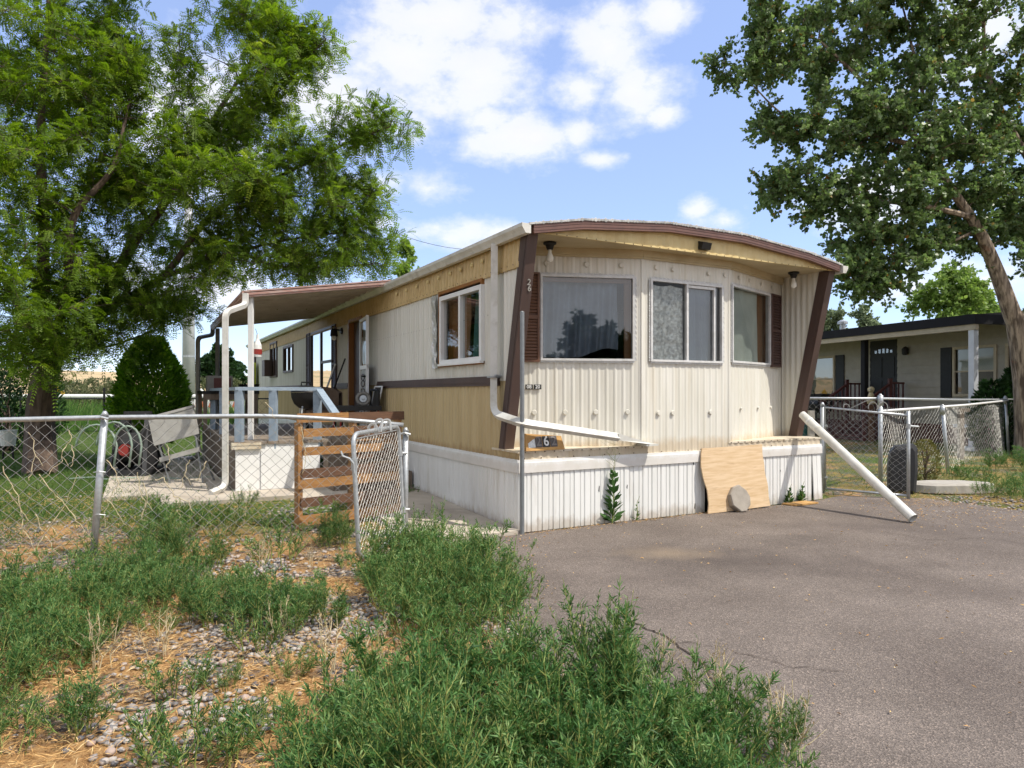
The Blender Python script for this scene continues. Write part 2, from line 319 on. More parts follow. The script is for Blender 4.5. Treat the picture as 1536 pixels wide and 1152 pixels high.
def ground_material():
    m, nt, N, Lk, B = newmat('yard_soil'); B.inputs['Roughness'].default_value = .95; B.inputs['Specular IOR Level'].default_value = .1
    g = N.new('ShaderNodeNewGeometry'); pos = g.outputs['Position']
    straw = ramp(N, Lk, noise_n(N, Lk, 22, 8, .7, pos), [(.25, (.17, .09, .042)), (.45, (.34, .19, .08)), (.62, (.47, .29, .13)), (.8, (.56, .42, .24))])
    vor = N.new('ShaderNodeTexVoronoi'); vor.inputs['Scale'].default_value = 32; Lk.new(pos, vor.inputs['Vector'])
    sep = N.new('ShaderNodeSeparateColor'); Lk.new(vor.outputs['Color'], sep.inputs[0])
    grav = ramp(N, Lk, sep.outputs[0], [(0, (.10, .09, .085)), (.4, (.24, .21, .19)), (.75, (.36, .32, .28)), (1, (.42, .37, .32))])
    ed = ramp(N, Lk, vor.outputs['Distance'], [(.25, 1.0), (.6, .35)])
    grav = mix_rgb(N, Lk, 1.0, grav, ed, 'MULTIPLY')
    k = ramp(N, Lk, noise_n(N, Lk, 1.7, 6, .65, pos), [(.47, 0.0), (.56, 1.0)])
    near = mix_rgb(N, Lk, k, straw, grav)
    green = ramp(N, Lk, noise_n(N, Lk, 14, 6, .7, pos), [(.3, (.045, .075, .018)), (.55, (.085, .13, .03)), (.75, (.22, .19, .07))])
    sp = N.new('ShaderNodeSeparateXYZ'); Lk.new(pos, sp.inputs[0])
    def lin(sock, a, b):
        mr = N.new('ShaderNodeMapRange'); mr.inputs[1].default_value = a; mr.inputs[2].default_value = b; Lk.new(sock, mr.inputs[0]); return mr.outputs[0]
    gy = lin(sp.outputs[1], 5.2, 8.2)
    nz = noise_n(N, Lk, .9, 5, .6, pos)
    ad = N.new('ShaderNodeMath'); ad.operation = 'MULTIPLY_ADD'; ad.inputs[1].default_value = 1.6; Lk.new(nz, ad.inputs[0]); 
    sb = N.new('ShaderNodeMath'); sb.operation = 'SUBTRACT'; Lk.new(gy, sb.inputs[0]); sb.inputs[1].default_value = .8; Lk.new(sb.outputs[0], ad.inputs[2])
    dx_ = N.new('ShaderNodeMath'); dx_.operation = 'MULTIPLY_ADD'; dx_.inputs[1].default_value = -.42; Lk.new(lin(sp.outputs[0], 2, 4), dx_.inputs[0]); Lk.new(ad.outputs[0], dx_.inputs[2]); ad = dx_
    gm = ramp(N, Lk, ad.outputs[0], [(.35, 0.0), (.75, 1.0)])
    c = mix_rgb(N, Lk, gm, near, green)
    far = ramp(N, Lk, noise_n(N, Lk, .08, 6, .6, pos), [(.4, (.12, .16, .05)), (.6, (.26, .22, .10))])
    c = mix_rgb(N, Lk, lin(sp.outputs[1], 25, 60), c, far)
    Lk.new(c, B.inputs['Base Color'])
    bump(N, Lk, B, noise_n(N, Lk, 30, 6, .7, pos), .8, .03)
    return m
M['ground'] = ground_material()

def asphalt_material():
    m, nt, N, Lk, B = newmat('worn_asphalt'); B.inputs['Roughness'].default_value = .85; B.inputs['Specular IOR Level'].default_value = .25
    g = N.new('ShaderNodeNewGeometry'); pos = g.outputs['Position']
    base = ramp(N, Lk, noise_n(N, Lk, 1.1, 6, .6, pos), [(.28, (.136, .113, .099)), (.5, (.176, .149, .131)), (.72, (.232, .197, .174))])
    vor = N.new('ShaderNodeTexVoronoi'); vor.inputs['Scale'].default_value = 150; Lk.new(pos, vor.inputs['Vector'])
    sep = N.new('ShaderNodeSeparateColor'); Lk.new(vor.outputs['Color'], sep.inputs[0])
    st = ramp(N, Lk, sep.outputs[0], [(0, (.6, .58, .57)), (.5, (.9, .88, .86)), (.85, (1.15, 1.12, 1.08)), (1, (1.8, 1.7, 1.6))])
    c = mix_rgb(N, Lk, .85, base, st, 'MULTIPLY')
    fine = ramp(N, Lk, noise_n(N, Lk, 240, 3, .7, pos), [(.3, .55), (.7, 1.35)])
    c = mix_rgb(N, Lk, .7, c, fine, 'MULTIPLY')
    # oil and damp stains with their own shapes
    def stain(x, y, rx, ry, col, amt, ns):
        nonlocal c
        mp = N.new('ShaderNodeMapping'); mp.inputs['Location'].default_value = (-x/rx, -y/ry, 0); mp.inputs['Scale'].default_value = (1/rx, 1/ry, 0); Lk.new(pos, mp.inputs[0])
        ln = N.new('ShaderNodeVectorMath'); ln.operation = 'LENGTH'; Lk.new(mp.outputs[0], ln.inputs[0])
        nn = noise_n(N, Lk, ns, 6, .7, pos); a = N.new('ShaderNodeMath'); a.operation = 'MULTIPLY_ADD'; a.inputs[1].default_value = 1.6
        Lk.new(nn, a.inputs[0]); Lk.new(ln.outputs['Value'], a.inputs[2]); hf = N.new('ShaderNodeMath'); hf.operation = 'MULTIPLY'; hf.inputs[1].default_value = .5; Lk.new(a.outputs[0], hf.inputs[0]); a = hf
        f = ramp(N, Lk, a.outputs[0], [(.8/2, amt), (1.75/2, 0.0)])
        c = mix_rgb(N, Lk, f, c, col)
    stain(1.9, 5.5, 1.6, .8, (.075, .060, .053), .62, 3); stain(.9, 5.0, .7, .3, (.09, .072, .063), .4, 4); stain(3.2, 4.6, .8, .3, (.10, .08, .07), .35, 4)
    stain(1.30, 5.75, .55, .32, (.26, .20, .14), .7, 5)
    stain(3.7, 6.9, 1.5, .5, (.09, .072, .064), .6, 3)
    stain(2.6, 6.3, .5, .3, (.06, .05, .045), .5, 5)
    stain(5.0, 6.3, 1.4, .7, (.11, .09, .08), .45, 3)
    Lk.new(c, B.inputs['Base Color'])
    bump(N, Lk, B, vor.outputs['Distance'], .7, .006)
    return m
M['asphalt'] = asphalt_material()
M['crack'] = mat('crack_fill', (.035, .026, .02), (.07, .045, .03), 20, .95)
M['hill'] = mat('dry_hill', (.55, .40, .22), (.40, .30, .16), .05, .95, dirt=(.20, .20, .09), dscale=.12, dlo=.5, dhi=.62, damt=.7)

# ------------------------------------------------------------------ structure: ground
def axis(lo, hi, fine_lo, fine_hi, st):
    a = list(np.arange(fine_lo, fine_hi + 1e-6, st)); x = fine_hi; d = st
    while x < hi: d *= 1.5; x = min(hi, x + d); a.append(x)
    x = fine_lo; d = st
    while x > lo: d *= 1.5; x = max(lo, x - d); a.insert(0, x)
    return a
def make_ground():
    xs = axis(-700, 700, -12, 12, .25); ys = axis(-60, 900, 0, 18, .25)
    mb = MB(); nx = len(xs)
    for y in ys:
        for x in xs:
            b = .02*noise.noise((x*1.3, y*1.3, 3)) if abs(x) < 12 and -1 < y < 18 else 0
            mb.v.append((x, y, gz(x, y) - .012 + b*.6))
    for j in range(len(ys)-1):
        for i in range(nx-1): mb.f.append((j*nx+i, j*nx+i+1, (j+1)*nx+i+1, (j+1)*nx+i)); mb.r.append(.5)
    o = mb.build('ground', M['ground'], smooth=True); o['kind'] = 'structure'
make_ground()
def jag(poly, step, amp, seed):
    out = []; n = len(poly)
    for i in range(n):
        a, b = Vector(poly[i]), Vector(poly[(i+1) % n]); L = (b-a).length; k = max(1, int(L/step)); nn = Vector((-(b-a).y, (b-a).x)).normalized()
        for j in range(k):
            p = a.lerp(b, j/k); w = amp*noise.noise((p.x*3, p.y*3, seed)) + amp*.5*noise.noise((p.x*9, p.y*9, seed))
            out.append(p + nn*w if i < n else p)
    return out
DRIVE = [(-.62, 6.13), (-.16, 5.3), (.03, 4.5), (.02, 3.9), (.10, 3.4), (.70, 2.85), (.92, 2.4), (1.1, 1.5), (1.3, .4), (9.0, .3), (12, 7.0), (6.2, 7.35), (5.6, 8.1), (5.3, 8.75), (4.3, 8.95), (3.75, 8.55), (.07, 6.55)]
mb = MB(); pts = jag([p for p in DRIVE], .12, .05, 2)
mb.poly(*[(p.x, p.y, .006) for p in pts]); o = mb.build('driveway', M['asphalt']); o['kind'] = 'structure'
mb = MB()   # crack
ck = [gp(910, 918), gp(945, 935), gp(985, 950), gp(1012, 965), gp(1040, 985), gp(1062, 1010), gp(1085, 1050)]
def wander(pts, step, amp, seed):
    out = []
    for a, b in zip(pts[:-1], pts[1:]):
        k = max(1, int((b-a).length/step))
        for j in range(k):
            p = a.lerp(b, j/k); out.append(p + Vector((noise.noise((p.x*14, p.y*14, seed)), noise.noise((p.x*14, p.y*14, seed+7)), 0))*amp)
    return out + [pts[-1]]
wp = wander([Vector((p.x, p.y, .011)) for p in ck], .03, .05, 4)
for i in range(len(wp)-1):
    d = (wp[i+1]-wp[i]).normalized(); n_ = Vector((-d.y, d.x, 0)); w0 = .004+.009*abs(noise.noise(wp[i]*9)); w1 = .004+.009*abs(noise.noise(wp[i+1]*9))
    mb.poly(wp[i]-n_*w0, wp[i+1]-n_*w1, wp[i+1]+n_*w1, wp[i]+n_*w0)
mb.build('driveway_crack', M['crack'])['kind'] = 'structure'

for pts_, sd_ in (([gp(1012, 965), gp(1090, 975), gp(1180, 1000), gp(1270, 1010)], 5), ([gp(760, 905), gp(800, 912), gp(860, 912), gp(910, 918)], 6), ([gp(1330, 800), gp(1400, 812), gp(1480, 808), gp(1560, 822)], 7), ([gp(1062, 1010), gp(1130, 1060), gp(1190, 1120)], 8)):
    mb = MB(); wp = wander([Vector((p.x, p.y, .011)) for p in pts_], .03, .05, sd_)
    for i in range(len(wp)-1):
        d = (wp[i+1]-wp[i]).normalized(); n_ = Vector((-d.y, d.x, 0)); w0 = .001+.004*abs(noise.noise(wp[i]*9)); w1 = .001+.004*abs(noise.noise(wp[i+1]*9))
        mb.poly(wp[i]-n_*w0, wp[i+1]-n_*w1, wp[i+1]+n_*w1, wp[i]+n_*w0)
    mb.build('driveway_crack', M['crack'])['kind'] = 'structure'
# sidewalk slabs
mb = MB()
def slab(u0, u1, s0, s1, th=.035, n=6):
    def top(u, s): p = H(u, s, 0); return Vector((p.x, p.y, gz(p.x, p.y) + th))
    mb.grid(lambda a, b: top(u0+(u1-u0)*a, s0+(s1-s0)*b), n, n)
    for (ua, sa, ub, sb) in ((u0, s0, u1, s0), (u0, s1, u0, s0), (u1, s0, u1, s1), (u1, s1, u0, s1)):
        for k in range(n):
            p, q = top(ua+(ub-ua)*k/n, sa+(sb-sa)*k/n), top(ua+(ub-ua)*(k+1)/n, sa+(sb-sa)*(k+1)/n)
            mb.poly(p - Vector((0, 0, .1)), q - Vector((0, 0, .1)), q, p)
slab(-1.02, -.02, -.06, 1.19); slab(-1.02, -.02, 1.2, 2.44); slab(-1.55, -.02, 2.45, 3.6); slab(-3.0, -1.56, 2.75, 3.6); slab(-3.6, -2.2, 3.62, 9.0)
mb.build('sidewalk', M['concrete'])['kind'] = 'structure'

# ------------------------------------------------------------------ corrugated panels
def prof_round(t): return .5 - .5*math.cos(2*PI*t)
def corr(mb, P, a0, a1, pitch, depth, zlo, zhi, openings=(), kind='rib', seed=0):
    """P(a,b,z). kind rib: narrow raised ribs; groove: flat boards with v grooves; wave: rounded."""
    br = set(); a = a0; k = 0; rs = random.Random(seed)
    pf = {'wave': [(0, 0), (.2, .25), (.35, .8), (.5, 1), (.65, .8), (.8, .25)], 'soft': [(0, 0), (.30, .15), (.50, 0), (.60, .5), (.70, 1), (.80, 1), (.90, .5)], 'rib': [(0, 0), (.55, 0), (.65, .6), (.775, 1), (.9, .6)], 'groove': [(0, 0), (.06, 1), (.12, 1), (.94, 1)], 'board': [(0, 0), (.08, 1), (.55, 1), (.60, .35), (.66, 1), (.93, 1)]}[kind]
    pts = []
    while a < a1 - 1e-6:
        for t, b in pf:
            x = a + t*pitch
            if x < a1: pts.append((x, b*depth))
        a += pitch
    pts.append((a1, 0))
    def bat(x):
        for (x0, b0), (x1, b1) in zip(pts[:-1], pts[1:]):
            if x0 <= x <= x1: return b0 + (b1-b0)*(x-x0)/max(1e-9, x1-x0)
        return 0
    extra = [e for op in openings for e in op[:2] if a0 < e < a1]
    xs = sorted(set([p[0] for p in pts] + extra))
    zl = zlo if callable(zlo) else (lambda a: zlo); zh = zhi if callable(zhi) else (lambda a: zhi)
    for x0, x1 in zip(xs[:-1], xs[1:]):
        if x1 - x0 < 1e-5: continue
        mid = (x0+x1)/2; sp = [(None, None)]
        ops = sorted([(max(o[2], zl(mid)), min(o[3], zh(mid))) for o in openings if o[0] < mid < o[1] and o[2] < zh(mid) and o[3] > zl(mid)])
        edges = [zl] + [e for o in ops for e in ((lambda a, z=o[0]: z), (lambda a, z=o[1]: z))] + [zh]
        b0, b1 = bat(x0), bat(x1)
        for i in range(0, len(edges), 2):
            l, h = edges[i], edges[i+1]
            if h(mid) - l(mid) < 1e-4: continue
            mb.poly(P(x0, b0, l(x0)), P(x1, b1, l(x1)), P(x1, b1, max(h(x1), l(x1))), P(x0, b0, max(h(x0), l(x0))))

# ------------------------------------------------------------------ mobile home
HOME = thing('mobile_home', 'cream and tan single-wide mobile home with a bowed glassed front end and white skirting', 'mobile home', H(0, 0, 0))
LEN = 18.3
ARC = [(0, 2.915), (.56, 3.015), (1.64, 3.11), (2.72, 3.11), (3.80, 3.015), (WID, 2.925)]
def arcz(u):
    for (u0, z0), (u1, z1) in zip(ARC[:-1], ARC[1:]):
        if u <= u1: return z0 + (z1-z0)*(u-u0)/(u1-u0)
    return ARC[-1][1]
PL = lambda a, b, z: H(-b, a, z)                 # left side wall: a = s, b outward
PRi = lambda a, b, z: H(WID-.07-b, a, z)           # right wing, inner face
def pil_front(z): t = (z-.78)/2.07; return .27 + t*(-.21-.27)
def pil_back(z): t = (z-.78)/2.07; return .40 + t*(-.06-.40)
def zpil(s): # height where pillar's middle passes s
    t = (.34 - s)/(.34+.13); return .78 + t*2.07
DOOR = (5.28, 6.02, .80, 2.56)
WINS = [(.76, 1.93, 1.665, 2.53), (7.22, 9.05, 1.16, 2.62), (10.95, 12.15, 1.84, 2.50), (13.1, 14.15, 1.76, 2.72), (16.9, 17.7, 1.15, 2.6)]
ops = [DOOR] + WINS
sidewall = MB(); corr(sidewall, PL, -.13, LEN, .088, .012, lambda s: max(1.47, zpil(s) if s < .34 else 0), 2.565, ops, 'rib')
WALL = sidewall.build('upper_side_wall', M['cream2'], HOME)
low = MB(); corr(low, PL, 0, LEN, .088, .012, .69, lambda s: 1.47 if s > .36 else (.772 if s < .33 else max(.772, min(1.47, .78 + 0*s)) ), ops, 'rib')
# the strip between the slanted post and the first full column
corr(low, PL, .2, .36, .08, .0, lambda s: .772, lambda s: max(.772, 1.47 if s > .35 else .772), [], 'rib')
LOWW = low.build('lower_side_wall', M['tan'], HOME)
strip = MB(); corr(strip, lambda a, b, z: H(-b+.004, a, z), .1, .42, .08, .0, lambda s: max(.772, zpil(s) if s < .34 else 0), 1.47, [], 'rib')
strip.build('wall_return', M['tan'], HOME)
band = MB(); corr(band, lambda a, b, z: H(-.022-b+.02*(z-2.55)/.3, a, z), -.06, LEN, .088, .01, 2.555, 2.86, [], 'rib')
band.poly(H(-.022, -.04, 2.555), H(-.022, LEN, 2.555), H(.004, LEN, 2.555), H(.004, -.04, 2.555))
band.build('eave_band', M['yellow'], HOME)
mb = MB(); F = PL
for s0, s1 in ((.40, 4.42), (6.1, 7.18), (9.1, LEN)):
    mb.box(F, s0, s1, .0, .026, 1.42, 1.52); mb.box(F, s0, s1, .026, .034, 1.45, 1.49)
mb.build('belt_trim', M['brown'], HOME)
# back, right wall, floor, inner ceiling
mb = MB(); corr(mb, lambda a, b, z: H(WID+b, a, z), .3, LEN, .088, .012, .69, 2.9, [], 'rib')
corr(mb, lambda a, b, z: H(a, LEN+b, z), 0, WID, .088, .012, .3, 2.9, [], 'rib'); mb.build('rear_wall', M['cream2'], HOME)
mb = MB(); mb.poly(H(0.02, .53, .80), H(WID, .53, .80), H(WID, LEN, .80), H(.02, LEN, .80)); mb.poly(H(.02, .53, 2.8), H(WID, .53, 2.8), H(WID, LEN, 2.8), H(.02, LEN, 2.8))
mb.poly(H(.02, 4.2, .8), H(WID-.02, 4.2, .8), H(WID-.02, 4.2, 2.8), H(.02, 4.2, 2.8))
mb.build('interior', M['interior'], HOME)
# bay front: three facets
BA, BB, BC, BD = (.03, .53), (1.5, 0.0), (2.78, 0.0), (WID-.07, .53)
def facet(p, q):
    p, q = Vector(p), Vector(q); L = (q-p).length; d = (q-p)/L; n = Vector((d.y, -d.x))   # outward = -s
    return (lambda a, b, z: H(p.x + d.x*a + n.x*b, p.y + d.y*a + n.y*b, z)), L
FL, LL = facet(BA, BB); FM, LM = facet(BB, BC); FR, LR = facet(BC, BD)
W1 = (.455, 1.475, 1.685, 2.585); W2 = (.10, 1.16, 1.685, 2.575); W3 = (.0+.03, 1.16, 1.70, 2.61)
mb = MB(); ZB = .70
corr(mb, FL, 0, LL, .092, .006, .78, 2.87, [W1], 'soft'); corr(mb, FM, 0, LM, .092, .006, ZB, 2.87, [W2], 'soft'); corr(mb, FR, 0, LR, .092, .006, .78, 2.87, [W3], 'soft')
BAY = mb.build('bay_wall', M['cream'], HOME)
mb = MB()
for P, L in ((FL, LL), (FM, LM), (FR, LR)):
    mb.box(P, -.004, L+.004, .006, .035, 2.80, 2.868); mb.box(P, 0, L, .016, .022, 2.775, 2.80)
mb.build('crown_trim', M['soffit'], HOME)
mb = MB()   # corner strips between facets
for P, a in ((FM, 0), (FM, LM), (FL, .0)):
    mb.box(P, a-.014, a+.014, .004, .010, .79, 2.775)
mb.box(FR, LR-.03, LR, .012, .024, .79, 2.775); mb.build('corner_strip', M['cream'], HOME)
# wings
mb = MB(); corr(mb, PRi, -.10, .55, .085, .012, lambda s: .785 if s > .33 else max(.785, zpil(s)), 2.87, [], 'wave'); mb.build('wing_wall', M['cream'], HOME)
mb = MB(); corr(mb, lambda a, b, z: H(.06+b, a, z), -.1, .55, .085, .012, lambda s: .785 if s > .33 else max(.785, zpil(s)), 2.87, [], 'wave'); mb.build('wing_wall', M['cream'], HOME)
# slanted corner posts
for u0, u1 in ((-.018, .088), (WID-.098, WID+.008)):
    mb = MB(); n = 1
    zb, zt = .785, 2.86
    mb.hexa([H(u0, pil_front(zb), zb), H(u1, pil_front(zb), zb), H(u1, pil_back(zb), zb), H(u0, pil_back(zb), zb), H(u0, pil_front(zt), zt), H(u1, pil_front(zt), zt), H(u1, pil_back(zt), zt), H(u0, pil_back(zt), zt)])
    mb.hexa([H(u0-.004, pil_front(zb)+.03, zb+.002), H(u0, pil_front(zb)+.03, zb+.002), H(u0, pil_back(zb)-.03, zb+.002), H(u0-.004, pil_back(zb)-.03, zb+.002), H(u0-.004, pil_front(zt)+.03, zt-.002), H(u0, pil_front(zt)+.03, zt-.002), H(u0, pil_back(zt)-.03, zt-.002), H(u0-.004, pil_back(zt)-.03, zt-.002)])
    POST = mb.build('slanted_post', M['brown'], HOME)
# platform ledge
for pts in ([(0-.02, -.012), (1.52, -.012), (1.5, .02), (.04, .55), (-.02, .55)], [(2.76, -.012), (WID+.02, -.012), (WID+.02, .55), (WID-.1, .55), (2.78, .02)]):
    mb = MB(); mb.poly(*[H(u, s, .785) for u, s in pts]); mb.poly(*[H(u, s, .765) for u, s in reversed(pts)])
    for (a, b) in zip(pts, pts[1:] + pts[:1]): mb.poly(H(*a, .765), H(*b, .765), H(*b, .785), H(*a, .785))
    mb.build('ledge', M['ledge'], HOME)
mb = MB(); FF = lambda a, b, z: H(a, -b, z)
corr(mb, FF, 0, 1.5, .092, .010, .68, .765, [], 'wave'); mb.build('ledge_front', M['cream'], HOME); mb = MB(); corr(mb, FF, 2.78, WID, .092, .010, .68, .765, [], 'wave')
mb.build('ledge_front', M['cream'], HOME)
# skirting trim and skirting
mb = MB()
mb.box(FF, -.03, 2.34, .0, .028, .575, .672); mb.box(FF, -.03, 2.34, .0, .018, .672, .70); mb.box(FF, 3.2, WID+.01, .0, .028, .585, .675); mb.box(FF, 3.2, WID+.01, .0, .018, .675, .703)
mb.box(PL, -.026, LEN, .0, .028, .575, .672); mb.box(PL, -.017, LEN, .0, .018, .672, .70)
for s in (1.35, 3.8, 6.8, 9.8, 12.8): mb.box(PL, s, s+.012, .028, .031, .577, .670)
mb.build('skirting_trim', M['trimwhite'], HOME)
mb = MB()
corr(mb, FF, 0, 2.40, .125, .012, .0, .58, [], 'board'); mb.build('front_skirting', M['skirt'], HOME); mb = MB(); corr(mb, FF, 3.24, WID-.17, .125, .012, .0, .59, [], 'board')
SKF = lambda a, b, z: H(a, -b - .03*(1-z/.6), z)
corr(mb, SKF, WID-.16, WID+.0, .075, .010, .01, .59, [], 'groove'); mb.build('front_skirting', M['skirt'], HOME)
mb = MB(); corr(mb, PL, 0, LEN, .095, .010, -.02, .58, [], 'board'); corr(mb, lambda a, b, z: H(WID+b, a, z), 0, LEN, .3, .01, 0, .6, [], 'groove'); mb.build('side_skirting', M['skirt'], HOME)
mb = MB(); mb.poly(H(2.2, .05, 0), H(3.4, .05, 0), H(3.4, .05, .7), H(2.2, .05, .7)); mb.poly(H(WID-.2, .03, 0), H(WID-.1, .03, 0), H(WID-.1, .03, .6), H(WID-.2, .03, .6)); mb.build('underfloor_shade_sheet', M['interior'], HOME)  # dark sheet painted as the shade of the hollow under the floor
mb = MB()   # small torn gashes in the skirting, as dark slits standing proud
for u, z, h in ((.93, .34, .05), (1.13, .36, .06), (1.29, .35, .03), (2.22, .55, .05), (2.24, .06, .05), (1.05, .33, .02), (3.62, .4, .012)):
    mb.poly(FF(u-.008, .0145, z), FF(u+.004, .0145, z-.012), FF(u+.008, .0145, z+h), FF(u, .0145, z+h*1.1))
mb.build('skirting_gash', M['black'], HOME)
# roof
mb = MB(); s0, s1 = -.29, LEN
RA = [(-.05, 2.905)] + ARC[1:-1] + [(WID+.05, 2.915)]
for (ua, za), (ub, zb) in zip(RA[:-1], RA[1:]):
    mb.hexa([H(ua, s0, za), H(ub, s0, zb), H(ub, s1, zb), H(ua, s1, za), H(ua, s0, za+.02), H(ub, s0, zb+.02), H(ub, s1, zb+.02), H(ua, s1, za+.02)])
for k in range(110):   # lumpy coating along the front edge
    u = WID*k/110+.02; z = arcz(u)+.018
    mb.disc(H(u, -.288, z-.008), H(0, -1, 0)-H(0, 0, 0), .012+.012*random.random(), .004, 6)
ROOF = mb.build('roof', M['roof'], HOME)
mb = MB()
for u, s, h in ((1.5, 9.2, .3), (1.3, 12.6, .22), (2.2, 15, .3)): mb.tube([H(u, s, arcz(u)), H(u, s, arcz(u)+h)], .05, 10); mb.disc(H(u, s, arcz(u)+h), (0, 0, 1), .08, .05, 10)
mb.build('roof_vent', M['galv'], HOME)
mb = MB()
for (ua, za), (ub, zb) in zip(ARC[:-1], ARC[1:]):
    for (d0, d1, e0, e1) in ((-.085, .0, -.28, -.235), (-.062, -.05, -.284, -.28), (-.03, -.02, -.284, -.28), (-.085, -.078, -.29, -.28)):
        mb.hexa([H(ua, e0, za+d0), H(ub, e0, zb+d0), H(ub, e1, zb+d0), H(ua, e1, za+d0), H(ua, e0, za+d1), H(ub, e0, zb+d1), H(ub, e1, zb+d1), H(ua, e1, za+d1)])
mb.build('fascia', M['fascia'], HOME)
mb = MB(); n = 40
for k in range(n*2):   # gable strip under the arch
    u0, u1 = WID*k/(2*n), WID*(k+1)/(2*n); b0, b1 = (.006*(k % 2), .006*((k+1) % 2))
    mb.poly(H(u0, -.215-b0, 2.862), H(u1, -.215-b1, 2.862), H(u1, -.215-b1, arcz(u1)-.02), H(u0, -.215-b0, arcz(u0)-.02))
mb.box(FF, 0, WID, .205, .232, 2.855, 2.867); mb.build('gable_strip', M['paleyellow'], HOME)
mb = MB(); mb.box(lambda a, b, z: H(a, b, z), -.01, WID+.01, -.205, .60, 2.868, 2.885)
mb.box(lambda a, b, z: H(a, b, z), 2.1, 2.42, .02, .2, 2.862, 2.868); mb.build('soffit', M['soffit'], HOME)
# gutters
def gutter(sign, u0, sA, sB, mname):
    mb = MB(); pr = [(0, .0), (.0, .085), (.012, .085), (.012, .01), (.05, .01), (.085, .055), (.085, .092), (.10, .092), (.10, .05), (.055, -.005)]
    pr = [(0, .09), (0, 0), (.055, 0), (.072, .03), (.095, .06), (.095, .092), (.084, .092), (.084, .065), (.06, .03), (.05, .012), (.01, .012), (.01, .09)]
    ring = lambda s: [H(u0 - sign*x, s, 2.825 + z) for x, z in pr]
    a, b = ring(sA), ring(sB); k = len(pr)
    mb.add(a + b, [(i, (i+1) % k, k+(i+1) % k, k+i) for i in range(k)] + [tuple(range(k))])
    mb.poly(*[H(u0 - sign*x, sA-.002, 2.825+z) for x, z in ((0, .09), (0, 0), (.055, 0), (.095, .06), (.095, .09))])
    return mb.build('gutter', M['gutter'], HOME)
gutter(1, -.035, -.285, 18.35, 0); gutter(-1, WID+.035, -.30, 18.35, 0)
# front corner downspout with a long run-off leg
mb = MB(); b = -.085
def rounded(pts, rad=.06, k=5):
    pts = [Vector(p) for p in pts]; out = [pts[0]]
    for i in range(1, len(pts)-1):
        p0, p1, p2 = pts[i-1], pts[i], pts[i+1]; r = min(rad, (p1-p0).length*.45, (p2-p1).length*.45)
        a = p1 + (p0-p1).normalized()*r; c = p1 + (p2-p1).normalized()*r
        for j in range(k+1): t = j/k; out.append(a*(1-t)**2 + p1*2*t*(1-t) + c*t*t)
    return out + [pts[-1]]
mb.tube(rounded([H(b, .36, 2.84), H(b-.01, .36, 1.14), H(-.02, -.10, 1.06), H(1.12, -.09, .89)], .11), .048, 4, ph=PI/4, sx=.8)
DS = mb.build('downspout', M['gutter'], HOME)
mb = MB(); P0 = H(1.10, -.09, .893); P1 = H(1.45, -.06, .83)
mb.hexa([H(1.10, -.125, .862), H(1.48, -.16, .81), H(1.48, .02, .81), H(1.10, -.055, .862), H(1.10, -.125, .93), H(1.48, -.15, .825), H(1.48, .015, .825), H(1.10, -.055, .93)])
mb.box(FF, 1.44, 1.60, -.01, .15, .79, .81); mb.build('splash_shoe', M['gutter'], DS)
mb = MB(); mb.box(PL, .31, .41, .03, .10, 1.50, 1.53); mb.box(PL, .31, .41, .03, .145, 1.5, 1.515); mb.build('strap', M['galv'], DS)
# windows
def frame_boxes(mb, P, w, t, b0, b1):
    a0, a1, z0, z1 = w
    mb.box(P, a0, a1, b0, b1, z0, z0+t); mb.box(P, a0, a1, b0, b1, z1-t, z1); mb.box(P, a0, a0+t, b0, b1, z0+t, z1-t); mb.box(P, a1-t, a1, b0, b1, z0+t, z1-t)
def pane(P, w, b, mname, parent, inset=.02):
    a0, a1, z0, z1 = w; mb = MB(); mb.poly(P(a0+inset, b, z0+inset), P(a1-inset, b, z0+inset), P(a1-inset, b, z1-inset), P(a0+inset, b, z1-inset)); return mb.build('pane', M[mname], parent)
def reveal(P, w, d, mname, parent, name='wood_reveal'):
    a0, a1, z0, z1 = w; mb = MB()
    for q in ((P(a0, 0, z0), P(a0, 0, z1), P(a0, -d, z1), P(a0, -d, z0)), (P(a1, 0, z0), P(a1, 0, z1), P(a1, -d, z1), P(a1, -d, z0)), (P(a0, 0, z0), P(a1, 0, z0), P(a1, -d, z0), P(a0, -d, z0)), (P(a0, 0, z1), P(a1, 0, z1), P(a1, -d, z1), P(a0, -d, z1))): mb.poly(*q)
    return mb.build(name, M[mname], parent)
def curtain(P, w, mname, parent, d=.12, pl=9, amp=.02, seed=0, hem=None, name='curtain'):
    a0, a1, z0, z1 = w; mb = MB()
    def fn(a, b):
        x = a0 + (a1-a0)*a; zz0 = z0 + (hem(a) if hem else 0); z = zz0 + (z1-zz0)*b
        off = amp*(math.sin(a*pl*2*PI + 1.2*math.sin(b*2+seed)) + .6*math.sin(a*pl*3.7 + seed)) * (.5+.5*(1-b)) + .03*noise.noise((a*2.2, b*1.6, seed))
        return P(x, -d + off, z)
    mb.grid(fn, 90, 14); return mb.build(name, M[mname], parent, smooth=True)
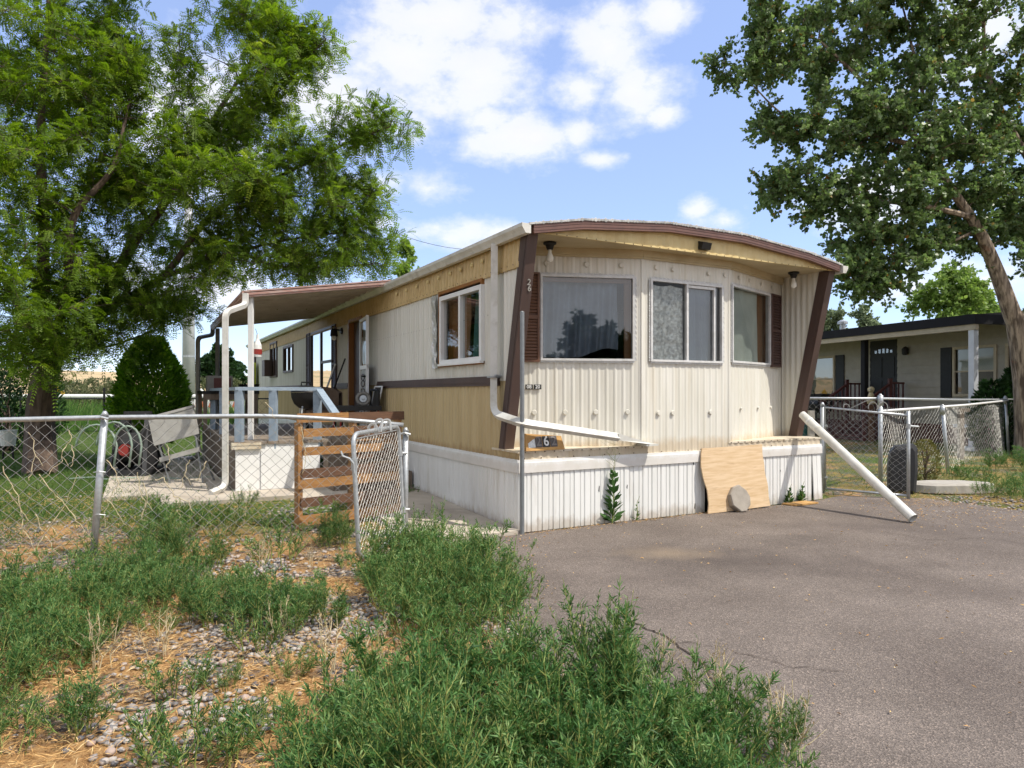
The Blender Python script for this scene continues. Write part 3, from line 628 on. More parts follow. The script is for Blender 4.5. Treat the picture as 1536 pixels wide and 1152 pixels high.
def scallop(P, w, name, mname, parent):   # crimped screw flange round an old aluminium window
    a0, a1, z0, z1 = w; mb = MB(); t = .035
    n = int((a1-a0)/.055)
    for k in range(n):
        for z, sg in ((z0, -1), (z1, 1)):
            x0, x1 = a0+(a1-a0)*k/n, a0+(a1-a0)*(k+1)/n; m = (x0+x1)/2
            mb.poly(P(x0, .019, z), P(x1, .019, z), P(x1-.006, .021, z+sg*t*.7), P(m, .024, z+sg*t*.45), P(x0+.006, .021, z+sg*t*.7))
    n = int((z1-z0)/.055)
    for k in range(n):
        for a, sg in ((a0, -1), (a1, 1)):
            y0, y1 = z0+(z1-z0)*k/n, z0+(z1-z0)*(k+1)/n; m = (y0+y1)/2
            mb.poly(P(a, .019, y0), P(a, .019, y1), P(a+sg*t*.7, .021, y1-.006), P(a+sg*t*.45, .024, m), P(a+sg*t*.7, .021, y0+.006))
    return mb.build(name, M[mname], parent)
# front left big window
def old_window(P, w, label, mullion=None):
    mb = MB(); frame_boxes(mb, P, w, .024, -.03, .032)
    if mullion: mb.box(P, mullion-.014, mullion+.014, -.02, .03, w[2]+.024, w[3]-.024)
    o = mb.build('window', M['alu'], HOME); o['label'] = label
    scallop(P, w, 'screw_flange', 'alu', o)
    return o
o1 = old_window(FL, W1, 'wide single pane window with slate curtain')
pane(FL, W1, .006, 'glass', o1); reveal(FL, W1, .10, 'woodreveal', o1)
curtain(FL, (W1[0]+.0, W1[1]-.16, W1[2]+.02, W1[3]-.05), 'curtainblue', o1, .09, 7, .034, 2, lambda a: .02 + .10*max(0, math.sin((a-.45)*3.6))**2 if a > .45 else .02)
mb = MB(); mb.box(FL, W1[1]-.10, W1[1], -.06, -.03, W1[2], W1[3]); mb.box(FL, W1[0], W1[1], -.05, -.02, W1[3]-.07, W1[3]); mb.build('inner_frame', M['woodreveal'], o1)
o2 = old_window(FM, W2, 'sliding window with silver foil in its left half', .62)
pane(FM, (W2[0], .62, W2[2], W2[3]), .004, 'glass2', o2); pane(FM, (.62, W2[1], W2[2], W2[3]), -.006, 'glass', o2); reveal(FM, W2, .11, 'woodreveal', o2)
mb = MB()
mb.grid(lambda a, b: FM(W2[0]+.025+(.60-W2[0]-.035)*a, -.022 + .008*noise.noise((a*9, b*13, 1)) + .012*math.sin(a*9)*(1-b), W2[2]+.03+(W2[3]-W2[2]-.075-.02*abs(math.sin(a*5)))*b), 30, 44)
mb.build('foil_sheet', M['foil'], o2, smooth=True)
curtain(FM, (.66, 1.02, W2[2]+.02, W2[3]-.03), 'curtainblue', o2, .06, 4, .014, 5)
mb = MB(); mb.box(FM, 1.02, 1.045, -.03, .022, W2[2]+.024, W2[3]-.024); mb.box(FM, .634, 1.045, -.03, .02, W2[3]-.06, W2[3]-.03); mb.build('sash_rail', M['alu'], o2)
o3 = old_window(FR, W3, 'window with pale green grey curtain')
pane(FR, W3, .006, 'glass2', o3); reveal(FR, W3, .12, 'woodreveal', o3); curtain(FR, (W3[0]+.01, W3[1]-.24, W3[2]+.02, W3[3]-.02), 'curtainpale', o3, .05, 3, .014, 9)
mb = MB(); mb.box(FR, W3[1]-.26, W3[1]-.0, -.12, -.08, W3[2], W3[3]); mb.build('inner_frame', M['woodreveal'], o3)
# shutters
def shutter(P, a0, a1, z0, z1, mname, parent, b=.02):
    mb = MB(); t = .022; frame_boxes(mb, P, (a0, a1, z0, z1), t, b-.004, b+.026); zm = (z0+z1)/2
    mb.box(P, a0+t, a1-t, b-.004, b+.024, zm-.02, zm+.02); n = int((z1-z0)/.034)
    for k in range(n):
        z = z0+t+(z1-z0-2*t)*k/n
        if abs(z-zm) < .035: continue
        mb.hexa([P(a0+t, b+.016, z), P(a1-t, b+.016, z), P(a1-t, b+.004, z+.022), P(a0+t, b+.004, z+.022), P(a0+t, b+.020, z+.005), P(a1-t, b+.020, z+.005), P(a1-t, b+.008, z+.027), P(a0+t, b+.008, z+.027)])
    mb.poly(P(a0+t, b-.001, z0+t), P(a1-t, b-.001, z0+t), P(a1-t, b-.001, z1-t), P(a0+t, b-.001, z1-t))
    return mb.build('shutter', M[mname], parent)
shutter(FL, .09, W1[0]-.012, 1.67, 2.60, 'shutter', HOME); shutter(FR, W3[1]+.012, W3[1]+.32, 1.68, 2.62, 'darkshutter', HOME)
# side window in white vinyl, standing proud in a brown box frame
w = WINS[0]; mb = MB(); frame_boxes(mb, PL, (w[0]-.005, w[1]+.03, w[2]-.01, w[3]+.035), .035, .0, .035); oS = mb.build('window', M['woodreveal'], HOME); oS['label'] = 'white vinyl slider in a rough brown box frame'
mb = MB(); frame_boxes(mb, PL, (w[0]-.03, w[1]-.05, w[2]+.02, w[3]-.035), .05, -.02, .055); mb.box(PL, 1.28, 1.325, -.01, .052, w[2]+.07, w[3]-.085); mb.box(PL, w[0]-.04, w[1]-.04, .03, .075, w[2]-.0, w[2]+.026); mb.build('vinyl_sash', M['vinyl'], oS)
pane(PL, w, .01, 'dullglass', oS, .07)
curtain(PL, (1.32, w[1], w[2], w[3]), 'woodreveal', oS, .1, 3, .015, 3); curtain(PL, (w[0], 1.28, w[2], w[3]), 'curtainteal', oS, .16, 5, .03, 8)
mb = MB(); mb.grid(lambda a, b: PL(w[1]+.035+.17*a, .035+.05*abs(noise.noise((a*4, b*5, 2)))+.03*(1-a)*b, w[2]-.02+(w[3]-w[2]+.0)*b+.04*a*b), 6, 24); mb.build('flashing', M['silver'], oS)
# living room window
w = WINS[1]; mb = MB(); frame_boxes(mb, PL, w, .045, -.02, .03); mb.box(PL, 8.12, 8.18, -.02, .028, w[2]+.045, w[3]-.045); mb.box(PL, w[0]+.045, 8.12, -.015, .026, 1.93, 1.98); oL = mb.build('window', M['brown'], HOME); oL['label'] = 'tall three pane living room window under the patio cover'
pane(PL, (8.16, w[1], w[2], w[3]), .005, 'glass', oL, .03); pane(PL, (w[0], 8.14, 1.955, w[3]), .007, 'glass', oL, .02); pane(PL, (w[0], 8.14, w[2], 1.955), .003, 'glass', oL, .02)
curtain(PL, (w[0], w[1], w[2], w[3]), 'curtainpale', oL, .25, 8, .03, 4)
shutter(PL, w[1]+.03, w[1]+.37, w[2], w[3], 'darkshutter', HOME); shutter(PL, w[0]-.33, w[0]-.03, w[2]+.0, w[3], 'darkshutter', HOME)
for i, w in enumerate(WINS[2:]):
    mb = MB(); frame_boxes(mb, PL, w, .05, -.02, .045); mb.box(PL, (w[0]+w[1])/2-.025, (w[0]+w[1])/2+.025, -.02, .035, w[2]+.05, w[3]-.05); oW = mb.build('window', M['brown'], HOME)
    pane(PL, w, .004, 'glass', oW, .04); curtain(PL, (w[0], w[1], w[2], w[3]), 'curtainpale', oW, .15, 5, .02, i)
    for a in ((w[0]-.0, w[0]+.22), (w[1]-.22, w[1]))[:2 if i == 0 else 1]: pass
mb = MB(); mb.box(PL, 13.75, 14.2, .045, .24, 1.80, 2.24); mb.build('window_box', M['brown'], HOME)
# entry door
d = DOOR; mb = MB(); mb.box(PL, d[0]-.06, d[0], -.12, .03, d[2], d[3]+.05); mb.box(PL, d[1], d[1]+.06, -.12, .03, d[2], d[3]+.05); mb.box(PL, d[0], d[1], -.12, .03, d[3], d[3]+.05); oD = mb.build('door_frame', M['woodreveal'], HOME)
mb = MB(); mb.box(PL, d[0], d[1], -.10, -.06, d[2], d[3]); 
for z0, z1 in ((.9, 1.5), (1.6, 2.4)): mb.box(PL, d[0]+.12, d[1]-.12, -.06, -.05, z0, z1)
oDD = mb.build('door', M['brown'], HOME); mb = MB(); mb.tube([PL(d[0]+.08, -.06, 1.75), PL(d[0]+.08, .0, 1.75)], .02, 8); mb.disc(PL(d[0]+.08, -.01, 1.75), H(-1, 0, 0)-H(0, 0, 0), .035, .02); mb.build('handle', M['galv'], oDD)
# storm door swung back along the wall
PS = (lambda a, b, z: H(-.06-.10*a-b, 5.2-.76*a, z))
mb = MB(); frame_boxes(mb, PS, (0, 1, .80, 2.53), .05, -.012, .018); mb.box(PS, 0, 1, -.01, .016, 1.72, 1.78); mb.box(PS, .95, 1.0, .018, .03, .8, 2.53); oSt = mb.build('storm_door', M['vinyl'], HOME); oSt['label'] = 'white storm door swung back against the wall'
pane(PS, (0, 1, 1.75, 2.53), .0, 'glass2', oSt, .05); mb = MB(); mb.poly(PS(.05, 0, .85), PS(.95, 0, .85), PS(.95, 0, 1.72), PS(.05, 0, 1.72)); mb.build('lower_panel', M['greymetal'], oSt)
mb = MB()
for k in range(3):
    for sx in (-1, 1):
        mb.tube([PS(.5+sx*(.06+.18*abs(math.sin(t*PI*2))), .02, 1.0+k*.22+.2*t) for t in [i/12 for i in range(13)]], .008, 5)
mb.build('scrollwork', M['brown'], oSt)
mb = MB(); mb.tube([PS(.93, .02, 1.6), PS(.93, .08, 1.6)], .015, 6); mb.tube([PS(.93, .08, 1.6), PS(.86, .085, 1.6)], .013, 6); mb.build('handle', M['black'], oSt)
# wall lamp by the door
mb = MB(); c = PL(6.52, .012, 2.46); mb.disc(c, H(-1, 0, 0)-H(0, 0, 0), .06, .03, 12); mb.tube([PL(6.52, .03, 2.47), PL(6.52, .16, 2.48)], .014, 6); mb.lathe(PL(6.52, .16, 2.36), [(.02, .13), (.06, .10), (.07, 0)], 12); oLm = mb.build('wall_lamp', M['black'], HOME)
mb = MB(); mb.lathe(PL(6.52, .16, 2.28), [(.0, 0), (.04, .02), (.045, .06), (.02, .1)], 12); mb.build('bulb', M['bulb'], oLm, smooth=True)
# soffit bulbs
for u, s in ((.42, .12), (4.02, .12)):
    mb = MB(); c = H(u, s, 2.866); mb.lathe(c, [(.0, 0), (.065, 0), (.068, -.018), (.045, -.03), (.035, -.06), (.028, -.075), (0, -.075)], 18); oB = mb.build('lamp_holder', M['black'], HOME, smooth=False)
    mb = MB(); mb.lathe(c + Vector((0, 0, -.075)), [(.016, 0), (.018, -.03), (.034, -.065), (.038, -.09), (.03, -.115), (.0, -.128)], 16); mb.build('bulb', M['bulb'], oB, smooth=True)
# solar light box under the arch
mb = MB(); PF = lambda a, b, z: H(a, -.222-b, z)
mb.hexa([PF(2.09, 0, 2.895), PF(2.22, 0, 2.895), PF(2.22, .05, 2.895), PF(2.09, .05, 2.895), PF(2.09, 0, 2.99), PF(2.22, 0, 2.99), PF(2.22, .075, 2.965), PF(2.09, .075, 2.965)])
oSL = mb.build('solar_light', M['black'], HOME); mb = MB(); mb.box(PF, 2.105, 2.205, .05, .053, 2.905, 2.94); mb.build('lens', M['paleyellow'], oSL)
# wall buttons (round plugs)
nb = lambda P: (P(0, 1, 0) - P(0, 0, 0))
def button(P, a, z, r, mname, b=.012):
    mb = MB(); mb.disc(P(a, b, z), nb(P), r, .012, 14); mb.build('wall_button', M[mname], HOME)
for a in (.52, .95, 1.33): button(FL, a, 2.70, .028, 'cream')
for a in (.18, .42, .95, 1.2): button(FM, a, 2.70, .026, 'cream')
for a in (.25, .55, .9, 1.25): button(FR, a, 2.71, .026, 'cream')
for a in (.26, .39, .72, 1.05, 1.4): button(FL, a, 1.145, .028, 'cream')
for a in (.22, .42, .98): button(FM, a, 1.13, .028, 'cream')
for a in (.3, .8, 1.2): button(FR, a, 1.16, .02, 'cream')
for s in (.75, 1.0, 1.3, 1.6, 1.95, 2.3, 2.7, 3.1, 3.5): button(lambda a, b, z: H(-.03-b, a, z), s, 2.74, .026, 'paleyellow', .003)
mb = MB()   # rows of screw heads
for k in range(60): mb.disc(H(-.03, -.05+.12*k, 2.592), H(-1, 0, 0)-H(0, 0, 0), .006, .004, 6)
for k in range(14): mb.disc(H(.06+.11*k, -.014, .772), H(0, -1, 0)-H(0, 0, 0), .007, .004, 6); mb.disc(H(2.8+.11*k, -.014, .774), H(0, -1, 0)-H(0, 0, 0), .007, .004, 6)
for k in range(38): mb.disc(H(.05+.115*k, -.234, 2.861), H(0, -1, 0)-H(0, 0, 0), .006, .004, 6)
for k in range(50): mb.disc(PL(.45+.1*k, .013, 2.16), H(-1, 0, 0)-H(0, 0, 0), .005, .003, 6)
for k in range(22): mb.disc(FF(.05+.19*k, .012, .712), H(0, -1, 0)-H(0, 0, 0), .007, .004, 6)
mb.build('screw_heads', M['brown'], HOME)

def text_part(txt, size, P, a, b, z, mname, parent, name='digit', depth=.002, slant=0):
    cu = bpy.data.curves.new('txt', 'FONT'); cu.body = txt; cu.size = size; cu.align_x = 'CENTER'; cu.align_y = 'CENTER'; cu.extrude = depth; cu.offset = size*.012
    ob = bpy.data.objects.new('txt', cu); COL.objects.link(ob); bpy.context.view_layer.update()
    me = bpy.data.meshes.new_from_object(ob.evaluated_get(bpy.context.evaluated_depsgraph_get()))
    bpy.data.objects.remove(ob); bpy.data.curves.remove(cu); me.name = name
    for vt in me.vertices:
        x, y, w_ = vt.co; vt.co = P(a + x, b + w_, z + y)
    me.materials.clear(); me.materials.append(M[mname]); me.update()
    return link_mesh(name, me, parent)
for a, t in ((.335, '08'), (.425, '20')):
    mb = MB(); mb.box(FL, a-.04, a+.04, .015, .019, 1.385, 1.435); oP = mb.build('number_sticker', M['plate'], HOME)
    text_part(t, .052, FL, a, .0205, 1.41, 'digit', oP)
# silver digits on the slanted post
PPo = lambda a, b, z: H(-.016-b, .16-a, z)
PPf = lambda a, b, z: Vector(H(.045+a, pil_front(z)-.004-b, z))
text_part('2', .08, PPf, .0, .0, 2.40, 'greymetal', HOME, 'house_digit', .004); text_part('6', .08, PPf, .012, 0, 2.345, 'greymetal', HOME, 'house_digit', .004)

# ------------------------------------------------------------------ number block on the ledge
t = thing('house_number_block', 'old wooden wedge with dark number tiles and one white 6 on the front ledge', 'house number', H(.24, .10, .787))
PB = lambda a, b, z: H(.05+a, .05-b, .787+z)
mb = MB(); mb.hexa([PB(0, .10, .0), PB(.46, .07, .0), PB(.46, -.02, 0), PB(0, 0, 0), PB(0.02, .05, .165), PB(.44, .03, .13), PB(.44, 0, .13), PB(0.02, .02, .165)]); mb.build('wood_wedge', M['boardyellow'], t)
def PT(a, b, z):
    k = z/.16; return PB(a, (.10-.055*k)*(1-a/.46)+(.07-.045*k)*(a/.46)+b+.003, z)
for i, (a, tx, mm) in enumerate(((.075, '', 0), (.155, '2', 'faint'), (.245, '6', 'digit'), (.335, '2', 'faint'))):
    mb = MB(); mb.hexa([PT(a-.042, 0, .03), PT(a+.042, 0, .03), PT(a+.042, -.004, .03), PT(a-.042, -.004, .03), PT(a-.042, 0, .135), PT(a+.042, 0, .135), PT(a+.042, -.004, .135), PT(a-.042, -.004, .135)])
    oT = mb.build('number_tile', M['silver'] if i == 0 else (M['plate'] if tx == '6' else M['tile']), t)
    if tx: text_part(tx, .125, PT, a, .003, .083, mm, oT)

# ------------------------------------------------------------------ patio cover
AO = H(-1.95, 3.78, 0)
t = thing('patio_cover', 'sloping aluminium patio cover with a faded brown edge over the side deck', 'patio cover', H(-1.0, 6, 0))
A_ = lambda w_, s, dz=0: H(-w_, s, 2.955 - .30*w_/2.0 + dz - .012*(s-3.8))
mb = MB(); S0, S1, WO = 3.78, 8.35, 1.98; npan = 15
for k in range(npan):
    a, b = S0+(S1-S0)*k/npan, S0+(S1-S0)*(k+1)/npan; g = .03
    for (x0, d0, x1, d1) in ((a, 0, b-g, 0), (b-g, 0, b-g*.7, -.03), (b-g*.7, -.03, b-g*.3, -.03), (b-g*.3, -.03, b, 0)):
        mb.poly(A_(.02, x0, d0), A_(WO, x0, d0), A_(WO, x1, d1), A_(.02, x1, d1))
mb.poly(A_(.02, S0, .012), A_(WO, S0, .012), A_(WO, S1, .012), A_(.02, S1, .012)); mb.build('roof_panel', M['awning'], t)
mb = MB()
for (d0, d1, e) in ((-.055, .03, 0), (-.03, .0, -.012), (.012, .03, -.02)):
    mb.hexa([A_(.03, S0+e, d0), A_(WO+.02, S0+e, d0), A_(WO+.02, S0+.04, d0), A_(.03, S0+.04, d0), A_(.03, S0+e, d1), A_(WO+.02, S0+e, d1), A_(WO+.02, S0+.04, d1), A_(.03, S0+.04, d1)])
    mb.hexa([A_(WO+.04-e, S0, d0-.02), A_(WO+.04-e, S1, d0-.02), A_(WO, S1, d0-.02), A_(WO, S0, d0-.02), A_(WO+.04-e, S0, d1), A_(WO+.04-e, S1, d1), A_(WO, S1, d1), A_(WO, S0, d1)])
mb.build('edge_trim', M['awnfascia'], t)
mb = MB(); mb.tube([A_(WO-.06, S0+.08, -.05), H(-WO+.06, S0+.08, .73)], .042, 4, ph=PI/4); mb.build('post', M['trimwhite'], t)
mb = MB(); mb.tube([A_(WO-.06, S1-.1, -.05), H(-WO+.06, S1-.1, .73)], .042, 4, ph=PI/4); mb.build('post', M['greyspout'], t)
for s, mm, y2 in ((S0-.03, 'gutter', 1), (S1-.05, 'greyspout', 0)):
    mb = MB(); q = A_(WO+.02, s, -.06); f0 = H(-WO-.30, s-.35, 2.35); gq = H(-WO-.30, s-.35, 0); gg = gz(gq.x, gq.y)
    ft = H(-WO-.48, s-.52, gg+.06)
    mb.tube(rounded([q + Vector((0, 0, .05)), q + Vector((0, 0, -.10)), f0, Vector((gq.x, gq.y, gg+.10)), ft], .09), .045, 4, ph=PI/4, sx=.85); mb.build('downspout', M[mm], t)
# ------------------------------------------------------------------ deck
t = thing('side_deck', 'raised wooden side deck with a white front panel, blue grey railing and steps', 'deck', H(-1.1, 5.5, .08))
DW, D0, D1, DZ = 2.16, 3.42, 8.6, .73
PD = lambda a, b, z: H(-a, b, z)
mb = MB()
for k in range(16): x0 = .03+DW/16*k; mb.box(PD, x0, x0+DW/16-.008, D0-.03, D1, DZ-.035, DZ)
mb.build('deck_boards', M['deckwood'], t)
mb = MB(); mb.box(PD, 1.12, DW, D0, D0+.02, .07, DZ-.04); mb.box(PD, 1.12, DW-.35, D0-.012, D0, .09, DZ-.02); mb.box(PD, 1.55, DW-.3, D0-.018, D0-.012, .12, DZ-.1); mb.build('front_panel', M['panelwhite'], t)
mb = MB(); mb.box(PD, DW-.30, DW+.05, D0-.04, D0+.06, DZ-.045, DZ-.01); mb.box(PD, DW-.30, DW+.05, D0-.04, D0+.06, DZ-.09, DZ-.052); mb.build('corner_cap', M['ledge'], t)
mb = MB()
for k in range(34): s = D0+.05+k*.15; mb.box(PD, DW-.02, DW+.002*(k % 3), s, s+.14, .05, DZ-.04)
mb.build('side_boards', M['oldwood'], t)
mb = MB(); z1 = 1.40
mb.bar(H(-DW+.02, D0+.04, z1), H(-1.10, D0+.04, z1), .09, .045); mb.bar(H(-DW+.04, D0, z1), H(-DW+.04, D1-1.6, z1), .09, .04)
mb.bar(H(-1.12, D0+.02, z1-.02), H(-1.10, D0-.95, 1.02), .09, .05); mb.build('handrail', M['bluepaint'], t)
for w_, s in ((DW-.05, D0+.04), (1.70, D0+.04), (1.14, D0+.04), (DW-.05, D0+1.9), (DW-.05, D0+3.4)):
    mb = MB(); mb.bar(H(-w_, s, DZ-.1), H(-w_, s, z1-.02), .09, .09); mb.build('rail_post', M['bluepaint'], t)
mb = MB()
for k in range(3):
    s0 = D0-.03-.27*(k+1); z = DZ-.21*(k+1); mb.box(PD, .04, 1.08, s0, s0+.30, z-.035, z)
    mb.box(PD, .04, 1.08, s0+.27, s0+.29, z, z+.175); mb.box(PD, .04, .08, s0+.02, s0+.27, .06, z-.036); mb.box(PD, 1.04, 1.08, s0+.02, s0+.27, .06, z-.036)
    mb.box(PD, .08, 1.04, s0+.02, s0+.04, .06, z-.036)
mb.build('steps', M['oldwood'], t)
# ------------------------------------------------------------------ things on the deck
def onb(w_, s): return H(-w_, s, DZ)
p = onb(1.10, 4.35); t = thing('kettle_grill', 'black kettle charcoal grill standing on the deck behind the blue railing', 'grill', p)
mb = MB(); mb.lathe(p, [(.0, .38), (.10, .40), (.17, .46), (.205, .55), (.212, .62)], 22); mb.build('bowl', M['black'], t, smooth=True)
mb = MB(); mb.lathe(p, [(.218, .625), (.205, .66), (.15, .70), (.07, .72), (0, .725)], 22); oG = mb.build('lid', M['black'], t, smooth=True)
mb = MB(); mb.tube([p+Vector((-.07, 0, .72)), p+Vector((-.07, 0, .77)), p+Vector((.07, 0, .77)), p+Vector((.07, 0, .72))], .011, 6); mb.build('handle', M['black'], oG)
for k in range(3):
    an = k*2.09+.4; mb = MB(); mb.tube([p+Vector((.12*math.cos(an), .12*math.sin(an), .43)), p+Vector((.26*math.cos(an), .26*math.sin(an), .0))], .012, 6); mb.build('leg', M['galv'], t)
p = onb(1.85, 7.35); t = thing('work_table', 'dark topped work table at the far end of the deck', 'table', p)
mb = MB(); mb.box(lambda a, b, z: H(-1.75-a, 7.0+b, DZ+z), -.35, .55, -.3, .9, .60, .65); mb.build('table_top', M['black'], t)
mb = MB(); mb.box(lambda a, b, z: H(-1.75-a, 7.0+b, DZ+z), -.33, .53, -.29, -.26, .50, .60); mb.build('apron', M['oldwood'], t)
for a, b in ((-.3, -.25), (.5, -.25), (-.3, .85), (.5, .85)):
    mb = MB(); mb.box(lambda x, y, z: H(-1.75-a+x, 7.0+b+y, DZ+z), -.03, .03, -.03, .03, 0, .60); mb.build('leg', M['oldwood'], t)
q = lambda a, b, z: H(-2.0-a, 7.1+b, DZ+.65+z)
t = thing('metal_box', 'dark metal box sitting on the work table on the deck', 'box', q(0, 0, 0)); mb = MB(); mb.box(q, -.2, .2, -.15, .2, 0, .26); mb.build('case', M['greyspout'], t)
mb = MB(); mb.box(q, -.17, .1, -.158, -.15, .04, .22); mb.build('front_panel', M['darkred'], t)
q = lambda a, b, z: H(-1.5-a, 7.2+b, DZ+.65+z)
t = thing('black_bowl', 'low black bowl on the work table beside the metal box', 'bowl', q(0, 0, 0)); mb = MB(); mb.lathe(q(0, 0, 0), [(.0, 0), (.09, 0), (.17, .09), (.18, .12), (.16, .11), (.08, .02)], 16); mb.build('bowl_body', M['black'], t)
# chair, wheel, leaning things near the door
p = onb(.62, 5.1); t = thing('brown_chair', 'low brown upholstered chair with a rounded back beside the entry door', 'chair', p)
Q = lambda a, b, z: H(-.62-a, 5.3+b, DZ+z)
mb = MB(); mb.grid(lambda a, b: Q(.30*math.cos(a*PI), .30*math.sin(a*PI)+.02, .30+.42*b*(.75+.25*math.sin(a*PI))), 14, 5); mb.grid(lambda a, b: Q(.24*math.cos(a*PI), .24*math.sin(a*PI)+.02, .30+.42*b*(.75+.25*math.sin(a*PI))), 14, 5)
mb.grid(lambda a, b: Q((.30-.06*b)*math.cos(a*PI), (.30-.06*b)*math.sin(a*PI)+.02, .30+.42*(.75+.25*math.sin(a*PI))), 14, 1); mb.build('backrest', M['brownfab'], t, smooth=True)
mb = MB(); mb.box(Q, -.28, .28, -.28, .28, .18, .34); mb.build('seat', M['brownfab'], t)
for a, b in ((-.22, -.22), (.22, -.22), (-.22, .2), (.22, .2)):
    mb = MB(); mb.box(Q, a-.02, a+.02, b-.02, b+.02, 0, .18); mb.build('leg', M['black'], t)
p = onb(.42, 4.15); t = thing('black_stool', 'low seat with a black padded top and armrest near the storm door', 'stool', p)
Q = lambda a, b, z: H(-.45-a, 4.15+b, DZ+z)
mb = MB(); mb.box(Q, -.34, .28, -.22, .22, .36, .43); mb.build('seat', M['blackplastic'], t)
mb = MB(); mb.tube(rounded([Q(-.30, -.2, .40), Q(-.30, -.2, .66), Q(-.30, .2, .66), Q(-.30, .2, .40)], .06), .02, 8); mb.build('armrest', M['black'], t)
for a, b in ((-.3, -.18), (.24, -.18), (-.3, .18), (.24, .18)):
    mb = MB(); mb.tube([Q(a, b, .37), Q(a*1.1, b*1.1, 0)], .014, 6); mb.build('leg', M['red'], t)
c = H(-.33, 4.12, DZ+.53); t = thing('spare_wheel', 'small grey wheel lying tilted on top of the black stool', 'wheel', H(-.33, 4.12, DZ+.43))
dirn = (H(-.25, -1, .15)-H(0, 0, 0)).normalized(); mb = MB()
a_ = dirn.orthogonal().normalized(); b_ = dirn.cross(a_)
mb.tube([c + a_*(.085*math.cos(k*PI/10)) + b_*(.085*math.sin(k*PI/10)) for k in range(21)], .028, 8, cap=False); mb.build('tyre', M['greyspout'], t, smooth=True)
mb = MB(); mb.disc(c - dirn*.012, dirn, .065, .03, 14); mb.disc(c+dirn*.018, dirn, .02, .02, 10); mb.build('rim', M['galv'], t)
t = thing('broom', 'dark broom leaning on the wall between the window and the door', 'broom', onb(.3, 6.5)); mb = MB(); mb.tube([H(-.34, 6.68, DZ+.1), H(-.03, 6.25, DZ+1.22)], .014, 6); mb.build('handle', M['black'], t); mb = MB(); mb.hexa([H(-.42, 6.6, DZ), H(-.42, 6.8, DZ), H(-.36, 6.8, DZ), H(-.36, 6.6, DZ), H(-.37, 6.64, DZ+.16), H(-.37, 6.72, DZ+.16), H(-.33, 6.72, DZ+.16), H(-.33, 6.64, DZ+.16)]); mb.build('bristles', M['brown'], t)
t = thing('leaning_plank', 'pale bare plank leaning beside the living room window', 'plank', onb(.3, 7.0)); mb = MB(); mb.bar(H(-.42, 7.0, DZ+.02), H(-.05, 6.85, DZ+1.15), .09, .022); mb.build('board', M['trimwhite'], t)
t = thing('window_screen', 'spare window screen in a thin white frame leaning on the wall by the storm door', 'window screen', onb(.2, 4.2))
PSn = lambda a, b, z: H(-.06-.16*(1-z/.75)-b, 4.36-a, DZ+z)
mb = MB(); frame_boxes(mb, PSn, (0, .36, .0, .72), .02, 0, .018); mb.build('frame', M['vinyl'], t); mb = MB(); mb.poly(PSn(.02, .008, .02), PSn(.34, .008, .02), PSn(.34, .008, .70), PSn(.02, .008, .70)); mb.build('mesh_panel', M['interior'], t)
t = thing('hi_vis_vest', 'bright yellow cloth hanging at the far end of the home', 'vest', H(-.14, 16.6, 1.2)); mb = MB()
mb.grid(lambda a, b: H(-.10-.03*math.sin(a*9), 16.3+.55*a, 1.30+1.0*b-.12*abs(a-.5)), 10, 8); mb.grid(lambda a, b: H(-.18-.03*math.sin(a*9+1), 16.3+.55*a, 1.30+1.0*b-.12*abs(a-.5)), 10, 8); mb.build('cloth', M['yellowhi'], t)
t = thing('hanging_tag', 'small white and red bottle shaped tag hung on the patio post', 'tag', H(-1.86, 3.8, 1.5)); mb = MB(); mb.lathe(H(-1.83, 3.9, 1.83), [(.0, 0), (.05, 0), (.055, .1), (.05, .16), (.018, .24), (.015, .30), (0, .30)], 12); mb.build('bottle', M['white'], t); mb = MB(); mb.lathe(H(-1.83, 3.9, 1.86), [(.057, 0), (.058, .07)], 12); mb.build('red_band', M['red'], t)
mb = MB(); mb.tube([H(-1.83, 3.9, 2.12), H(-1.86, 3.87, 2.2)], .004, 4); mb.build('string', M['black'], t)
# ------------------------------------------------------------------ front of home
b0 = H(-.01, -.075, 0)
mb = MB(); mb.tube([(b0.x, b0.y, -.1), (b0.x, b0.y, 2.12)], .021, 12); mb.tube([(b0.x, b0.y, 2.118), (b0.x, b0.y, 2.128)], [.021, .012], 12)
tag(mb.build('steel_pole', M['greypole'], loc=(b0.x, b0.y, 0)), 'bare galvanised steel pole upright at the near corner of the home', 'pole')
# plywood sheet
mb = MB(); n = 14
def ply(a, z, back=0):
    w0 = 2.31+.03*math.sin(z*9)+.015*noise.noise((z*14, 1, 1)); w1 = 3.26+.02*noise.noise((z*6, 5, 1))+.04*(1-z/.72)
    return H(w0+(w1-w0)*a, -.045-.10*(1-z/.73)-.015*math.sin(a*PI)+(.014 if back else 0), z)
mb.grid(lambda a, b: ply(a, .01+.715*b+.012*a), n, n); mb.grid(lambda a, b: ply(1-a, .01+.715*b+.012*(1-a), 1), n, n)
for k in range(n):
    z0, z1 = .01+.715*k/n, .01+.715*(k+1)/n
    mb.poly(ply(0, z0, 1), ply(0, z0), ply(0, z1), ply(0, z1, 1)); mb.poly(ply(1, z0+.012), ply(1, z0+.012, 1), ply(1, z1+.012, 1), ply(1, z1+.012)); x0, x1 = k/n, (k+1)/n
    mb.poly(ply(x0, .725+.012*x0), ply(x1, .725+.012*x1), ply(x1, .725+.012*x1, 1), ply(x0, .725+.012*x0, 1))
tag(mb.build('plywood_sheet', M['ply'], loc=H(2.78, -.1, 0)), 'wavy bare plywood sheet leaning over a gap in the front skirting', 'plywood')
